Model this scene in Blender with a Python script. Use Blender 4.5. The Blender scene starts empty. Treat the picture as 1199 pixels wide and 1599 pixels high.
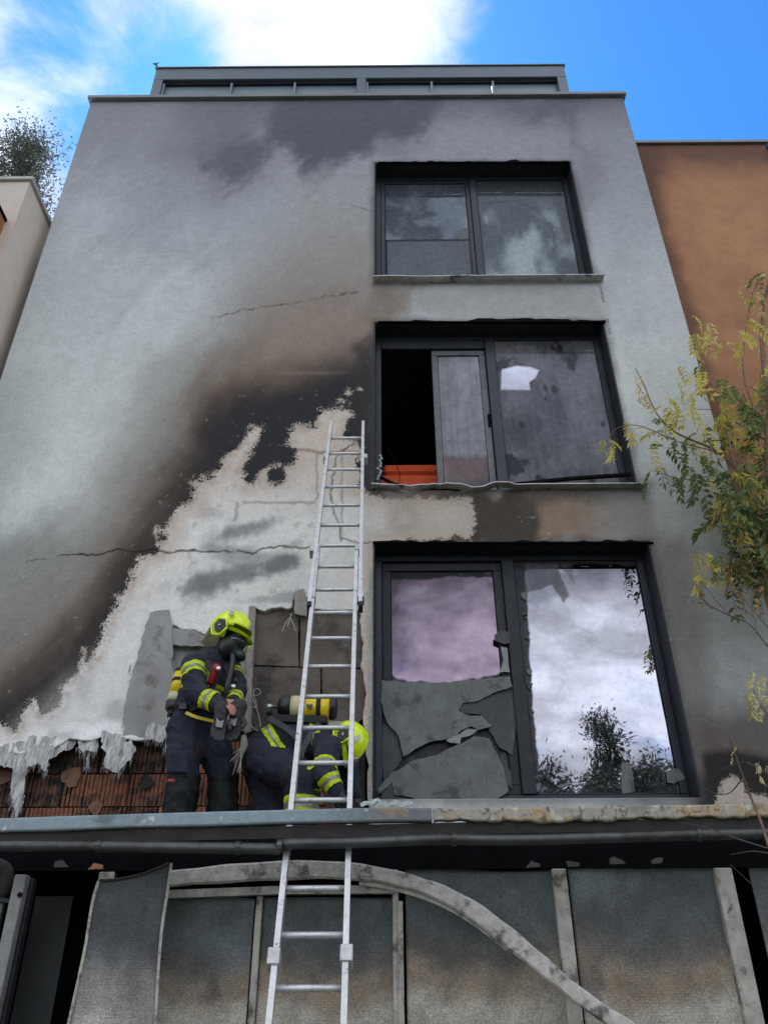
import bpy, bmesh, math, random
import numpy as np
from mathutils import Vector, Matrix, Euler
random.seed(7); rng = np.random.default_rng(7)
S = bpy.context.scene; COL = S.collection
CAMZ = 1.6; D = 6.28
# ------------------------------------------------------------------ camera, sky, sun, exposure
pitch, yaw, roll, FPX = math.radians(32.3087), math.radians(-0.1588), math.radians(-0.2805), 1269.37
cp, sp, cy, sy = math.cos(pitch), math.sin(pitch), math.cos(yaw), math.sin(yaw)
FW = Vector((sy*cp, cy*cp, sp)); RT = Vector((cy, -sy, 0)); UP = RT.cross(FW)
cr, sr = math.cos(roll), math.sin(roll)
RT, UP = cr*RT+sr*UP, -sr*RT+cr*UP
CP = Vector((0, -D, CAMZ))
cd = bpy.data.cameras.new('camera'); cam = bpy.data.objects.new('camera', cd); COL.objects.link(cam)
cam.matrix_world = Matrix(((RT.x, UP.x, -FW.x, CP.x), (RT.y, UP.y, -FW.y, CP.y), (RT.z, UP.z, -FW.z, CP.z), (0, 0, 0, 1)))
cd.sensor_fit = 'HORIZONTAL'; cd.sensor_width = 36; cd.lens = 36*FPX/1199; cd.clip_end = 2000; cd.clip_start = 0.05
S.camera = cam
S.view_settings.view_transform = 'Standard'; S.view_settings.look = 'None'
S.view_settings.exposure = 1.12; S.view_settings.gamma = 1.0; S.view_settings.use_curve_mapping = False

def ray(u, v):
    return RT*((u-599.5)/FPX) - UP*((v-799.5)/FPX) + FW
def PX(u, v, y):                      # the point of the plane y = const that the camera sees at photo pixel (u, v)
    d = ray(u, v); t = (y+D)/d.y
    return CP + d*t
def PXv(P):                           # P (n,3) numpy -> photo pixel
    q = P - np.array(CP)
    w = q @ np.array(FW); return 599.5+FPX*(q @ np.array(RT))/w, 799.5-FPX*(q @ np.array(UP))/w

SUN_EL, SUN_AZ = math.radians(58), math.radians(-14)   # azimuth from +Y, behind the house
w = bpy.data.worlds.new('World'); S.world = w; w.use_nodes = True
nt = w.node_tree; nt.nodes.clear()
def N(nt, t, **k):
    n = nt.nodes.new(t)
    for a, b in k.items():
        if a.startswith('i_'): n.inputs[a[2:].replace('_', ' ')].default_value = b
        else: setattr(n, a, b)
    return n
def math_node(nt, op, a, b=None, c=None, clamp=False):
    n = nt.nodes.new('ShaderNodeMath'); n.operation = op; n.use_clamp = clamp
    for i, q in enumerate((a, b, c)):
        if q is None: continue
        if isinstance(q, (int, float)): n.inputs[i].default_value = q
        else: nt.links.new(q, n.inputs[i])
    return n.outputs[0]
def smooth(nt, x, lo, hi, o0=0.0, o1=1.0):
    n = nt.nodes.new('ShaderNodeMapRange'); n.interpolation_type = 'SMOOTHSTEP'
    nt.links.new(x, n.inputs[0])
    for i, q in zip((1, 2, 3, 4), (lo, hi, o0, o1)): n.inputs[i].default_value = q
    return n.outputs[0]
def mixc(nt, f, a, b, mode='MIX'):
    n = nt.nodes.new('ShaderNodeMix'); n.data_type = 'RGBA'; n.blend_type = mode
    for s, q in ((0, f), (6, a), (7, b)):
        if isinstance(q, (int, float)): n.inputs[s].default_value = q
        elif isinstance(q, (tuple, list)): n.inputs[s].default_value = (*q[:3], 1)
        else: nt.links.new(q, n.inputs[s])
    return n.outputs[2]
SKY = 0.1
sky = N(nt, 'ShaderNodeTexSky', sky_type='NISHITA', sun_disc=False, sun_elevation=SUN_EL, sun_rotation=SUN_AZ,
        altitude=200, air_density=1.0, dust_density=0.3, ozone_density=2.5)
tc = nt.nodes.new('ShaderNodeTexCoord'); dirv = tc.outputs['Generated']
sepd = nt.nodes.new('ShaderNodeSeparateXYZ'); nt.links.new(dirv, sepd.inputs[0])
den = math_node(nt, 'MAXIMUM', math_node(nt, 'ADD', sepd.outputs[2], 0.25), 0.1)
vm = nt.nodes.new('ShaderNodeVectorMath'); vm.operation = 'DIVIDE'; nt.links.new(dirv, vm.inputs[0])
cmb = nt.nodes.new('ShaderNodeCombineXYZ')
for i in range(3): nt.links.new(den, cmb.inputs[i])
nt.links.new(cmb.outputs[0], vm.inputs[1])
cn = N(nt, 'ShaderNodeTexNoise', i_Scale=4.6, i_Detail=12.0, i_Roughness=0.66, i_Distortion=0.5); nt.links.new(vm.outputs[0], cn.inputs['Vector'])
cn2 = N(nt, 'ShaderNodeTexNoise', i_Scale=2.2, i_Detail=7.0, i_Roughness=0.55); mp2 = N(nt, 'ShaderNodeMapping'); mp2.inputs['Location'].default_value = (2.3, .6, 1.4); mp2.inputs['Scale'].default_value = (1., 1.25, 1.); nt.links.new(vm.outputs[0], mp2.inputs['Vector']); nt.links.new(mp2.outputs[0], cn2.inputs['Vector'])
acc = cn.outputs[0]
for (u, v, wid, amp) in ((-20, 180, 9, .26), (470, -20, 8, .27), (600, 20, 9, .13), (720, 40, 8, .09), (300, 40, 9, .10), (1030, 90, 15, -.40), (70, 40, 3.5, -.12), (280, 80, 4, -.10), (150, 230, 4, -.10)):
    b = ray(u, v).normalized()
    dp = nt.nodes.new('ShaderNodeVectorMath'); dp.operation = 'DOT_PRODUCT'; nt.links.new(dirv, dp.inputs[0]); dp.inputs[1].default_value = b
    acc = math_node(nt, 'ADD', acc, smooth(nt, dp.outputs['Value'], math.cos(math.radians(wid)), 1.0, 0, amp))
acc = math_node(nt, 'ADD', acc, smooth(nt, sepd.outputs[1], 0.35, -0.2, 0, 0.30))     # the sky behind the camera is closed cloud
cmask = smooth(nt, acc, 0.41, 0.84)
cval = smooth(nt, cn2.outputs[0], 0.36, 0.66, 0.25, 1.08)
sd = Vector((math.sin(SUN_AZ)*math.cos(SUN_EL), math.cos(SUN_AZ)*math.cos(SUN_EL), math.sin(SUN_EL)))
dp = nt.nodes.new('ShaderNodeVectorMath'); dp.operation = 'DOT_PRODUCT'; nt.links.new(dirv, dp.inputs[0]); dp.inputs[1].default_value = sd
cval = math_node(nt, 'MULTIPLY', cval, smooth(nt, dp.outputs['Value'], 0.35, 0.85, 1.0, 0.60))
cval = math_node(nt, 'DIVIDE', cval, SKY)
ccol = nt.nodes.new('ShaderNodeCombineXYZ')
nt.links.new(math_node(nt, 'MULTIPLY', cval, .95), ccol.inputs[0]); nt.links.new(math_node(nt, 'MULTIPLY', cval, .98), ccol.inputs[1]); nt.links.new(math_node(nt, 'MULTIPLY', cval, 1.05), ccol.inputs[2])
skyc = mixc(nt, 1.0, sky.outputs[0], (0.26, 0.72, 1.15), 'MULTIPLY')
bg = N(nt, 'ShaderNodeBackground', i_Strength=SKY); nt.links.new(mixc(nt, cmask, skyc, ccol.outputs[0]), bg.inputs[0])
wo = nt.nodes.new('ShaderNodeOutputWorld'); nt.links.new(bg.outputs[0], wo.inputs[0])
sl = bpy.data.lights.new('sun', 'SUN'); sl.energy = 2.0; sl.angle = math.radians(3); sl.color = (1, .95, .88)
so = bpy.data.objects.new('sun', sl); COL.objects.link(so); so.rotation_euler = sd.to_track_quat('Z', 'Y').to_euler(); so.location = sd*60

# ------------------------------------------------------------------ helpers
MATS = {}
def mat(name, col, rough=.7, metal=0., bump=None, var=.15, vscale=6., attr=None, spec=.5, dirt=None, coat=0., trans=0.):
    if name in MATS: return MATS[name]
    m = bpy.data.materials.new(name); m.use_nodes = True; nt = m.node_tree
    p = nt.nodes['Principled BSDF']; p.inputs['Roughness'].default_value = rough; p.inputs['Metallic'].default_value = metal
    p.inputs['Specular IOR Level'].default_value = spec; p.inputs['Coat Weight'].default_value = coat
    tc = nt.nodes.new('ShaderNodeTexCoord')
    n = N(nt, 'ShaderNodeTexNoise', i_Scale=vscale, i_Detail=6., i_Roughness=.62); nt.links.new(tc.outputs['Object'], n.inputs['Vector'])
    if attr:
        a = N(nt, 'ShaderNodeVertexColor', layer_name=attr); base = a.outputs[0]
    else:
        r = N(nt, 'ShaderNodeRGB'); r.outputs[0].default_value = (*col, 1); base = r.outputs[0]
    k = smooth(nt, n.outputs[0], .25, .75, 1-var, 1+var)
    vv = nt.nodes.new('ShaderNodeVectorMath'); vv.operation = 'SCALE'; nt.links.new(base, vv.inputs[0]); nt.links.new(k, vv.inputs['Scale'])
    c = vv.outputs[0]
    if dirt:                         # (colour, scale, threshold)
        dn = N(nt, 'ShaderNodeTexNoise', i_Scale=dirt[1], i_Detail=8., i_Roughness=.68, i_Distortion=.3); nt.links.new(tc.outputs['Object'], dn.inputs['Vector'])
        f = smooth(nt, dn.outputs[0], dirt[2]-.06, dirt[2]+.08)
        c = mixc(nt, f, c, dirt[0])
    nt.links.new(c, p.inputs['Base Color'])
    if bump:
        bn = N(nt, 'ShaderNodeTexNoise', i_Scale=bump[0], i_Detail=6., i_Roughness=.65); nt.links.new(tc.outputs['Object'], bn.inputs['Vector'])
        b = N(nt, 'ShaderNodeBump', i_Strength=bump[1], i_Distance=.01); nt.links.new(bn.outputs[0], b.inputs['Height']); nt.links.new(b.outputs[0], p.inputs['Normal'])
    MATS[name] = m; return m
def link(name, me, m=None, parent=None, smooth_=False):
    o = bpy.data.objects.new(name, me); COL.objects.link(o)
    if m is not None:
        for q in (m if isinstance(m, (list, tuple)) else [m]): me.materials.append(q)
    if parent is not None: o.parent = parent
    if smooth_: me.polygons.foreach_set('use_smooth', [True]*len(me.polygons))
    return o
def tomesh(bm, name, recalc=True):
    if recalc: bmesh.ops.recalc_face_normals(bm, faces=bm.faces[:])
    me = bpy.data.meshes.new(name); bm.to_mesh(me); bm.free(); return me
def obj(name, bm, m=None, parent=None, smooth_=False, recalc=True): return link(name, tomesh(bm, name, recalc), m, parent, smooth_)
def thing(name, label, cat, group=None):
    o = bpy.data.objects.new(name, None); COL.objects.link(o); o['label'] = label; o['category'] = cat
    if group: o['group'] = group
    return o
def tag(o, label, cat, group=None):
    o['label'] = label; o['category'] = cat
    if group: o['group'] = group
    return o
def structure(o): o['kind'] = 'structure'; return o
def stuff(o): o['kind'] = 'stuff'; return o
def add_box(bm, x0, x1, y0, y1, z0, z1, bev=0.0, M=None):
    r = bmesh.ops.create_cube(bm, size=1.0)['verts']
    for v in r:
        v.co = Vector(((x0+x1)/2+v.co.x*(x1-x0), (y0+y1)/2+v.co.y*(y1-y0), (z0+z1)/2+v.co.z*(z1-z0)))
    if bev:
        es = list({e for v in r for e in v.link_edges})
        g = bmesh.ops.bevel(bm, geom=es, offset=bev, segments=1, affect='EDGES', profile=.5); r = g['verts']
    if M is not None:
        for v in r: v.co = M @ v.co
    return r
def box(name, x0, x1, y0, y1, z0, z1, m, parent=None, bev=0.0):
    bm = bmesh.new(); add_box(bm, x0, x1, y0, y1, z0, z1, bev); return obj(name, bm, m, parent)
def frame_from(d, up=Vector((0, 0, 1))):
    d = d.normalized(); s = d.cross(up)
    if s.length < 1e-4: s = d.cross(Vector((0, 1, 0)))
    s.normalize(); return s, s.cross(d).normalized()
def add_tube(bm, pts, rad, seg=8, cap=True):
    pts = [Vector(p) for p in pts]; rs = rad if isinstance(rad, (list, tuple)) else [rad]*len(pts)
    rings = []; s = None
    for i, p in enumerate(pts):
        d = (pts[min(i+1, len(pts)-1)]-pts[max(i-1, 0)])
        if s is None: s, u = frame_from(d)
        else:
            dn = d.normalized(); s = (s-dn*s.dot(dn)).normalized(); u = s.cross(dn)
        rings.append([bm.verts.new(p+(s*math.cos(a)+u*math.sin(a))*rs[i]) for a in [2*math.pi*k/seg for k in range(seg)]])
    for a, b in zip(rings, rings[1:]):
        for k in range(seg): bm.faces.new((a[k], a[(k+1) % seg], b[(k+1) % seg], b[k]))
    if cap:
        bm.faces.new(rings[0][::-1]); bm.faces.new(rings[-1])
def add_sweep(bm, pts, w, h, side, ups=None):       # rectangular section; side = fixed lateral vector
    side = Vector(side).normalized(); rings = []
    for i, p in enumerate(pts):
        d = (Vector(pts[min(i+1, len(pts)-1)])-Vector(pts[max(i-1, 0)])).normalized(); u = side.cross(d).normalized()
        ww = w[i] if isinstance(w, (list, tuple)) else w; hh = h[i] if isinstance(h, (list, tuple)) else h
        rings.append([bm.verts.new(Vector(p)+side*a*ww/2+u*b*hh/2) for a, b in ((-1, -1), (1, -1), (1, 1), (-1, 1))])
    for a, b in zip(rings, rings[1:]):
        for k in range(4): bm.faces.new((a[k], a[(k+1) % 4], b[(k+1) % 4], b[k]))
    bm.faces.new(rings[0][::-1]); bm.faces.new(rings[-1])
def add_oval(bm, pts, w, h, side, seg=12):          # flattened round section with a dent along its face
    side = Vector(side).normalized(); rings = []
    for i, p in enumerate(pts):
        d = (Vector(pts[min(i+1, len(pts)-1)])-Vector(pts[max(i-1, 0)])).normalized(); u = side.cross(d).normalized(); hh = h[i]
        rings.append([bm.verts.new(Vector(p)+side*(math.copysign(abs(math.cos(a))**.7, math.cos(a))*w/2*(1-.25*math.exp(-(math.sin(a)*3)**2)+.08*math.sin(i*.55+a)))+u*math.copysign(abs(math.sin(a))**.8, math.sin(a))*hh/2) for a in [2*math.pi*(k+.5)/seg for k in range(seg)]])
    for a, b in zip(rings, rings[1:]):
        for k in range(seg): bm.faces.new((a[k], a[(k+1) % seg], b[(k+1) % seg], b[k]))
    bm.faces.new(rings[0][::-1]); bm.faces.new(rings[-1])
def spline(pts, n):
    pts = [Vector(p) for p in pts]; out = []
    P = [pts[0]*2-pts[1]]+pts+[pts[-1]*2-pts[-2]]
    for i in range(1, len(P)-2):
        for k in range(n):
            t = k/n; a, b, c, d = P[i-1], P[i], P[i+1], P[i+2]
            out.append(.5*((2*b)+(c-a)*t+(2*a-5*b+4*c-d)*t*t+(3*b-a-3*c+d)*t**3))
    out.append(pts[-1]); return out
def add_plate(bm, poly3, n, thick):                  # polygon (list of Vectors) extruded by thick along n
    a = [bm.verts.new(Vector(p)) for p in poly3]; b = [bm.verts.new(Vector(p)+Vector(n)*thick) for p in poly3]
    bm.faces.new(a); bm.faces.new(b[::-1])
    for i in range(len(a)):
        j = (i+1) % len(a); bm.faces.new((a[j], a[i], b[i], b[j]))
def jag(poly, step=9, amp=2.0, seed=1):              # roughens a pixel polygon
    r = random.Random(seed); out = []
    for i in range(len(poly)):
        a, b = poly[i], poly[(i+1) % len(poly)]; L = math.dist(a, b); n = max(1, int(L/step))
        for k in range(n):
            t = k/n; out.append((a[0]+(b[0]-a[0])*t+(r.uniform(-amp, amp) if k else 0), a[1]+(b[1]-a[1])*t+(r.uniform(-amp, amp) if k else 0)))
    return out
# numpy painting helpers
def fbm(x, y, seed, octv=5, gain=.5):
    r = np.random.default_rng(seed); out = np.zeros_like(x); amp = 1.; tot = 0
    for o in range(octv):
        L = r.random((64, 64)); xi = np.floor(x).astype(int); yi = np.floor(y).astype(int); fx = x-xi; fy = y-yi
        fx = fx*fx*(3-2*fx); fy = fy*fy*(3-2*fy)
        g = lambda a, b: L[a % 64, b % 64]
        out += amp*((g(xi, yi)*(1-fx)+g(xi+1, yi)*fx)*(1-fy)+(g(xi, yi+1)*(1-fx)+g(xi+1, yi+1)*fx)*fy)
        tot += amp; amp *= gain; x = x*2.03+13.1; y = y*2.03+7.7
    return out/tot-.5
def sdpoly(U, V, poly):
    d = np.full(U.shape, 1e9); ins = np.zeros(U.shape, bool); n = len(poly)
    for i in range(n):
        ax, ay = poly[i]; bx, by = poly[(i+1) % n]; ex, ey = bx-ax, by-ay
        t = np.clip(((U-ax)*ex+(V-ay)*ey)/(ex*ex+ey*ey+1e-9), 0, 1)
        d = np.minimum(d, (U-ax-t*ex)**2+(V-ay-t*ey)**2)
        c = ((ay > V) != (by > V))
        with np.errstate(divide='ignore', invalid='ignore'):
            ins ^= c & (U < ex*(V-ay)/(ey if ey else 1e-9)+ax)
    d = np.sqrt(d); return np.where(ins, d, -d)
def sdline(U, V, pts):
    d = np.full(U.shape, 1e9)
    for (ax, ay), (bx, by) in zip(pts, pts[1:]):
        ex, ey = bx-ax, by-ay; t = np.clip(((U-ax)*ex+(V-ay)*ey)/(ex*ex+ey*ey+1e-9), 0, 1)
        d = np.minimum(d, (U-ax-t*ex)**2+(V-ay-t*ey)**2)
    return np.sqrt(d)
def sst(x, lo, hi):
    t = np.clip((x-lo)/(hi-lo), 0, 1); return t*t*(3-2*t)
def over(C, m, col, a=1.0):
    m = (m*a)[..., None]; return C*(1-m)+np.array(col)*m
def set_col(me, name, arr):
    a = me.color_attributes.new(name, 'FLOAT_COLOR', 'POINT'); q = np.ones((len(arr), 4), np.float32); q[:, :3] = arr; a.data.foreach_set('color', q.ravel())
def set_f(me, name, arr):
    a = me.attributes.new(name, 'FLOAT', 'POINT'); a.data.foreach_set('value', np.asarray(arr, np.float32))
def np_mesh(name, V, F):
    me = bpy.data.meshes.new(name); me.vertices.add(len(V)); me.vertices.foreach_set('co', np.asarray(V, np.float32).ravel())
    F = np.asarray(F, np.int32); k = F.shape[1]
    me.loops.add(F.size); me.loops.foreach_set('vertex_index', F.ravel()); me.polygons.add(len(F))
    me.polygons.foreach_set('loop_start', np.arange(len(F), dtype=np.int32)*k); me.polygons.foreach_set('loop_total', np.full(len(F), k, np.int32))
    me.update(calc_edges=True); me.validate(); return me
def grid_faces(nx, nz):
    i = np.arange(nx*nz).reshape(nz, nx); return np.stack([i[:-1, :-1], i[:-1, 1:], i[1:, 1:], i[1:, :-1]], -1).reshape(-1, 4)
def patch(name, P, thick, nrm, m, parent, paint=None, smooth_=True):   # P (nz,nx,3): front sheet plus back and rim = a closed plate
    nz, nx = P.shape[:2]; A = P.reshape(-1, 3); B = A+np.array(nrm)*thick; n = len(A)
    F = grid_faces(nx, nz); idx = np.arange(n).reshape(nz, nx)
    loop = np.concatenate([idx[0, :], idx[1:, -1], idx[-1, -2::-1], idx[-2:0:-1, 0]]); nxt = np.roll(loop, -1)
    rim = np.stack([nxt, loop, loop+n, nxt+n], -1)
    me = np_mesh(name, np.concatenate([A, B]), np.concatenate([F, F[:, ::-1]+n, rim]))
    if paint is not None:
        for k, arr in paint.items():
            arr = np.asarray(arr).reshape(n, -1) if np.asarray(arr).ndim > 2 else np.asarray(arr).reshape(n)
            arr = np.concatenate([arr, arr])
            (set_col if arr.ndim == 2 else set_f)(me, k, arr)
    o = link(name, me, m, parent); 
    if smooth_:
        f = np.zeros(len(me.polygons), bool); f[:len(F)] = True; me.polygons.foreach_set('use_smooth', f)
    return o

# ------------------------------------------------------------------ materials
M_alu = mat('dark_aluminium', (.026, .033, .045), .45, .3, (60, .15), .25, 9, dirt=((.03, .03, .035), 5, .58))
M_sootalu = mat('sooty_aluminium', (.018, .022, .029), .6, .2, (80, .3), .35, 9, dirt=((.05, .05, .05), 14, .64))
M_roofalu = mat('blue_grey_aluminium', (.10, .125, .16), .4, .4, (50, .08), .08, 3)
M_brightalu = mat('ladder_aluminium', (.62, .63, .64), .38, .55, (90, .12), .12, 14, dirt=((.20, .19, .18), 26, .62))
M_black = mat('soot_black', (.005, .0055, .007), .95, 0, (30, .5), .3, 5, spec=.08)
M_dark = mat('charred_dark', (.03, .028, .027), .9, 0, (25, .8), .4, 7)
M_struct = mat('grey_masonry', (.10, .095, .09), .9, 0, (40, .5), .2, 5)
def layered_facade():
    m = bpy.data.materials.new('sooted_render'); m.use_nodes = True; nt = m.node_tree; p = nt.nodes['Principled BSDF']
    p.inputs['Roughness'].default_value = .88; p.inputs['Specular IOR Level'].default_value = .25
    tc = nt.nodes.new('ShaderNodeTexCoord'); oc = tc.outputs['Object']
    A = N(nt, 'ShaderNodeVertexColor', layer_name='soot_col').outputs[0]; B = N(nt, 'ShaderNodeVertexColor', layer_name='bare_col').outputs[0]
    w_ = N(nt, 'ShaderNodeAttribute', attribute_name='bare_sd').outputs['Fac']
    ck = N(nt, 'ShaderNodeAttribute', attribute_name='crack').outputs['Fac']
    n1 = N(nt, 'ShaderNodeTexNoise', i_Scale=9., i_Detail=9., i_Roughness=.72); nt.links.new(oc, n1.inputs['Vector'])
    n2 = N(nt, 'ShaderNodeTexNoise', i_Scale=60., i_Detail=4., i_Roughness=.7); nt.links.new(oc, n2.inputs['Vector'])
    mp = N(nt, 'ShaderNodeMapping'); mp.inputs['Scale'].default_value = (3., 3., 22.); nt.links.new(oc, mp.inputs['Vector'])
    n3 = N(nt, 'ShaderNodeTexNoise', i_Scale=2., i_Detail=6., i_Roughness=.65); nt.links.new(mp.outputs[0], n3.inputs['Vector'])
    e = math_node(nt, 'ADD', w_, math_node(nt, 'MULTIPLY', math_node(nt, 'SUBTRACT', n1.outputs[0], .5), .42))
    e = math_node(nt, 'ADD', e, math_node(nt, 'MULTIPLY', math_node(nt, 'SUBTRACT', n2.outputs[0], .5), .30))
    f = smooth(nt, e, -.015, .035)
    tan = smooth(nt, w_, .02, .30); B2 = mixc(nt, tan, (.44, .365, .31), B)
    B = mixc(nt, smooth(nt, n1.outputs[0], .40, .62), B, B2)
    c = mixc(nt, f, A, B)
    k = math_node(nt, 'ADD', smooth(nt, n3.outputs[0], .3, .7, -.03, .03), smooth(nt, n2.outputs[0], .3, .7, .92, 1.08))
    k = math_node(nt, 'ADD', k, smooth(nt, n1.outputs[0], .3, .7, -.07, .07))
    vv = nt.nodes.new('ShaderNodeVectorMath'); vv.operation = 'SCALE'; nt.links.new(c, vv.inputs[0]); nt.links.new(k, vv.inputs['Scale'])
    c2 = mixc(nt, ck, vv.outputs[0], (.02, .018, .017))
    nt.links.new(c2, p.inputs['Base Color'])
    h = math_node(nt, 'ADD', math_node(nt, 'MULTIPLY', n2.outputs[0], .35), math_node(nt, 'MULTIPLY', n1.outputs[0], .5))
    h = math_node(nt, 'SUBTRACT', h, math_node(nt, 'MULTIPLY', f, .6)); h = math_node(nt, 'SUBTRACT', h, math_node(nt, 'MULTIPLY', ck, 1.2))
    b = N(nt, 'ShaderNodeBump', i_Strength=.6, i_Distance=.010); nt.links.new(h, b.inputs['Height']); nt.links.new(b.outputs[0], p.inputs['Normal'])
    return m
M_facade = layered_facade()
def glass_mat():
    m = bpy.data.materials.new('sooty_glass'); m.use_nodes = True; nt = m.node_tree; nt.nodes.clear()
    A = N(nt, 'ShaderNodeVertexColor', layer_name='soot_col').outputs[0]; T = N(nt, 'ShaderNodeVertexColor', layer_name='tint_col').outputs[0]
    f = N(nt, 'ShaderNodeAttribute', attribute_name='refl').outputs['Fac']
    tc = nt.nodes.new('ShaderNodeTexCoord')
    n = N(nt, 'ShaderNodeTexNoise', i_Scale=14., i_Detail=8., i_Roughness=.7); nt.links.new(tc.outputs['Object'], n.inputs['Vector'])
    mp = N(nt, 'ShaderNodeMapping'); mp.inputs['Scale'].default_value = (30., 1., 1.5); nt.links.new(tc.outputs['Object'], mp.inputs['Vector'])
    ns = N(nt, 'ShaderNodeTexNoise', i_Scale=3., i_Detail=5., i_Roughness=.6); nt.links.new(mp.outputs[0], ns.inputs['Vector'])
    k = math_node(nt, 'MULTIPLY', smooth(nt, n.outputs[0], .3, .7, .78, 1.2), smooth(nt, ns.outputs[0], .3, .7, .9, 1.1))
    vv = nt.nodes.new('ShaderNodeVectorMath'); vv.operation = 'SCALE'; nt.links.new(A, vv.inputs[0]); nt.links.new(k, vv.inputs['Scale'])
    d = N(nt, 'ShaderNodeBsdfDiffuse'); nt.links.new(vv.outputs[0], d.inputs[0])
    g = N(nt, 'ShaderNodeBsdfGlossy', i_Roughness=.012); nt.links.new(T, g.inputs[0])
    bn = N(nt, 'ShaderNodeTexNoise', i_Scale=1.7, i_Detail=2.); nt.links.new(tc.outputs['Object'], bn.inputs['Vector'])
    b = N(nt, 'ShaderNodeBump', i_Strength=.06, i_Distance=.05); nt.links.new(bn.outputs[0], b.inputs['Height']); nt.links.new(b.outputs[0], g.inputs['Normal'])
    mx = N(nt, 'ShaderNodeMixShader')
    ff = math_node(nt, 'MULTIPLY', f, smooth(nt, n.outputs[0], .25, .6, .82, 1.0), clamp=True)
    nt.links.new(ff, mx.inputs[0]); nt.links.new(d.outputs[0], mx.inputs[1]); nt.links.new(g.outputs[0], mx.inputs[2])
    o = N(nt, 'ShaderNodeOutputMaterial'); nt.links.new(mx.outputs[0], o.inputs[0]); return m
M_glass = glass_mat()
def screen_mat():
    m = bpy.data.materials.new('sooted_wire_mesh'); m.use_nodes = True; nt = m.node_tree; p = nt.nodes['Principled BSDF']
    p.inputs['Roughness'].default_value = .6; p.inputs['Metallic'].default_value = .15
    A = N(nt, 'ShaderNodeVertexColor', layer_name='soot_col').outputs[0]
    tc = nt.nodes.new('ShaderNodeTexCoord'); sp_ = nt.nodes.new('ShaderNodeSeparateXYZ'); nt.links.new(tc.outputs['Object'], sp_.inputs[0])
    wx = math_node(nt, 'ABSOLUTE', math_node(nt, 'SINE', math_node(nt, 'MULTIPLY', sp_.outputs[0], math.pi/.013)))
    wz = math_node(nt, 'ABSOLUTE', math_node(nt, 'SINE', math_node(nt, 'MULTIPLY', sp_.outputs[2], math.pi/.013)))
    hole = math_node(nt, 'MULTIPLY', smooth(nt, wx, .25, .7), smooth(nt, wz, .25, .7))
    n = N(nt, 'ShaderNodeTexNoise', i_Scale=7., i_Detail=7., i_Roughness=.7); nt.links.new(tc.outputs['Object'], n.inputs['Vector'])
    nf = N(nt, 'ShaderNodeTexNoise', i_Scale=110., i_Detail=3., i_Roughness=.7); nt.links.new(tc.outputs['Object'], nf.inputs['Vector'])
    k = math_node(nt, 'MULTIPLY', smooth(nt, n.outputs[0], .3, .7, .75, 1.25), math_node(nt, 'SUBTRACT', 1.06, math_node(nt, 'MULTIPLY', hole, .05)))
    k = math_node(nt, 'MULTIPLY', k, smooth(nt, nf.outputs[0], .3, .7, .7, 1.35))
    vv = nt.nodes.new('ShaderNodeVectorMath'); vv.operation = 'SCALE'; nt.links.new(A, vv.inputs[0]); nt.links.new(k, vv.inputs['Scale'])
    nt.links.new(vv.outputs[0], p.inputs['Base Color'])
    b = N(nt, 'ShaderNodeBump', i_Strength=.35, i_Distance=.003); nt.links.new(math_node(nt, 'SUBTRACT', nf.outputs[0], hole), b.inputs['Height']); nt.links.new(b.outputs[0], p.inputs['Normal'])
    return m
M_screen = screen_mat()

# ------------------------------------------------------------------ ground
Z = lambda rel: rel+CAMZ
gm = mat('dry_lawn', (.07, .08, .04), .95, 0, (12, .8), .4, 1.5, dirt=((.12, .1, .07), .8, .55))
structure(link('ground', np_mesh('ground', [(-600, -600, 0), (600, -600, 0), (600, 600, 0), (-600, 600, 0)], [(0, 1, 2, 3)]), gm))

# ------------------------------------------------------------------ the burnt house
HX0, HX1, HTOP = -3.935, 3.225, Z(10.56)
WX0, WX1 = -.115, 2.345
WIN = [(Z(6.985), Z(9.17)), (Z(4.21), Z(6.385)), (Z(1.43), Z(3.645))]
house = thing('house', 'tall grey rendered house with soot streaks and three burnt-out windows stacked on the right', 'house')
# --- facade skin: fine grid with painted stains, holes and ragged burnt edge
def lines(a, b, step, must):
    ks = sorted(set([a, b]+[q for q in must if a < q < b])); out = []
    for p, q in zip(ks, ks[1:]):
        n = max(1, int(round((q-p)/step))); out += list(np.linspace(p, q, n, endpoint=False))
    return np.array(out+[b])
xs = np.concatenate([lines(HX0, WX0, .0125, [])[:-1], lines(WX0, HX1, .021, [WX1])])
zk = sorted([Z(.85), HTOP]+[q for w_ in WIN for q in w_]); zs = []
for p, q in zip(zk, zk[1:]):
    zz = [p]
    while zz[-1] < q: zz.append(zz[-1]+(.0115 if zz[-1] < Z(5.2) else .018))
    zs += list(np.linspace(p, q, len(zz)-1, endpoint=False))
zs = np.array(zs+[HTOP])
nx, nz = len(xs), len(zs)
GX, GZ = np.meshgrid(xs, zs); GP = np.stack([GX, np.zeros_like(GX), GZ], -1)
U, V = PXv(GP.reshape(-1, 3)); U = U.reshape(GX.shape); V = V.reshape(GX.shape)
n_lo = fbm(GX*.9, GZ*.9, 1); n_md = fbm(GX*3, GZ*3, 2); n_hi = fbm(GX*11, GZ*11, 3, 4, .6)
st = fbm(GX*5, GZ*1.1, 4)
A = np.ones(GX.shape+(3,))*np.array((.55, .58, .57))
wx_ = fbm(GX*1.3, GZ*1.3, 11)*.9; wz_ = fbm(GX*1.3+9, GZ*1.3, 12)*.9
n_wp = fbm((GX+wx_)*2.2, (GZ+wz_)*1.3, 13, 6, .55); n_st = fbm(GX*7+wx_*2, GZ*.8, 14, 4, .55); n_br = fbm(GX*1.6, GZ*24, 15, 4, .6); n_sp = rng.normal(0, 1, GX.shape)
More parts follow.
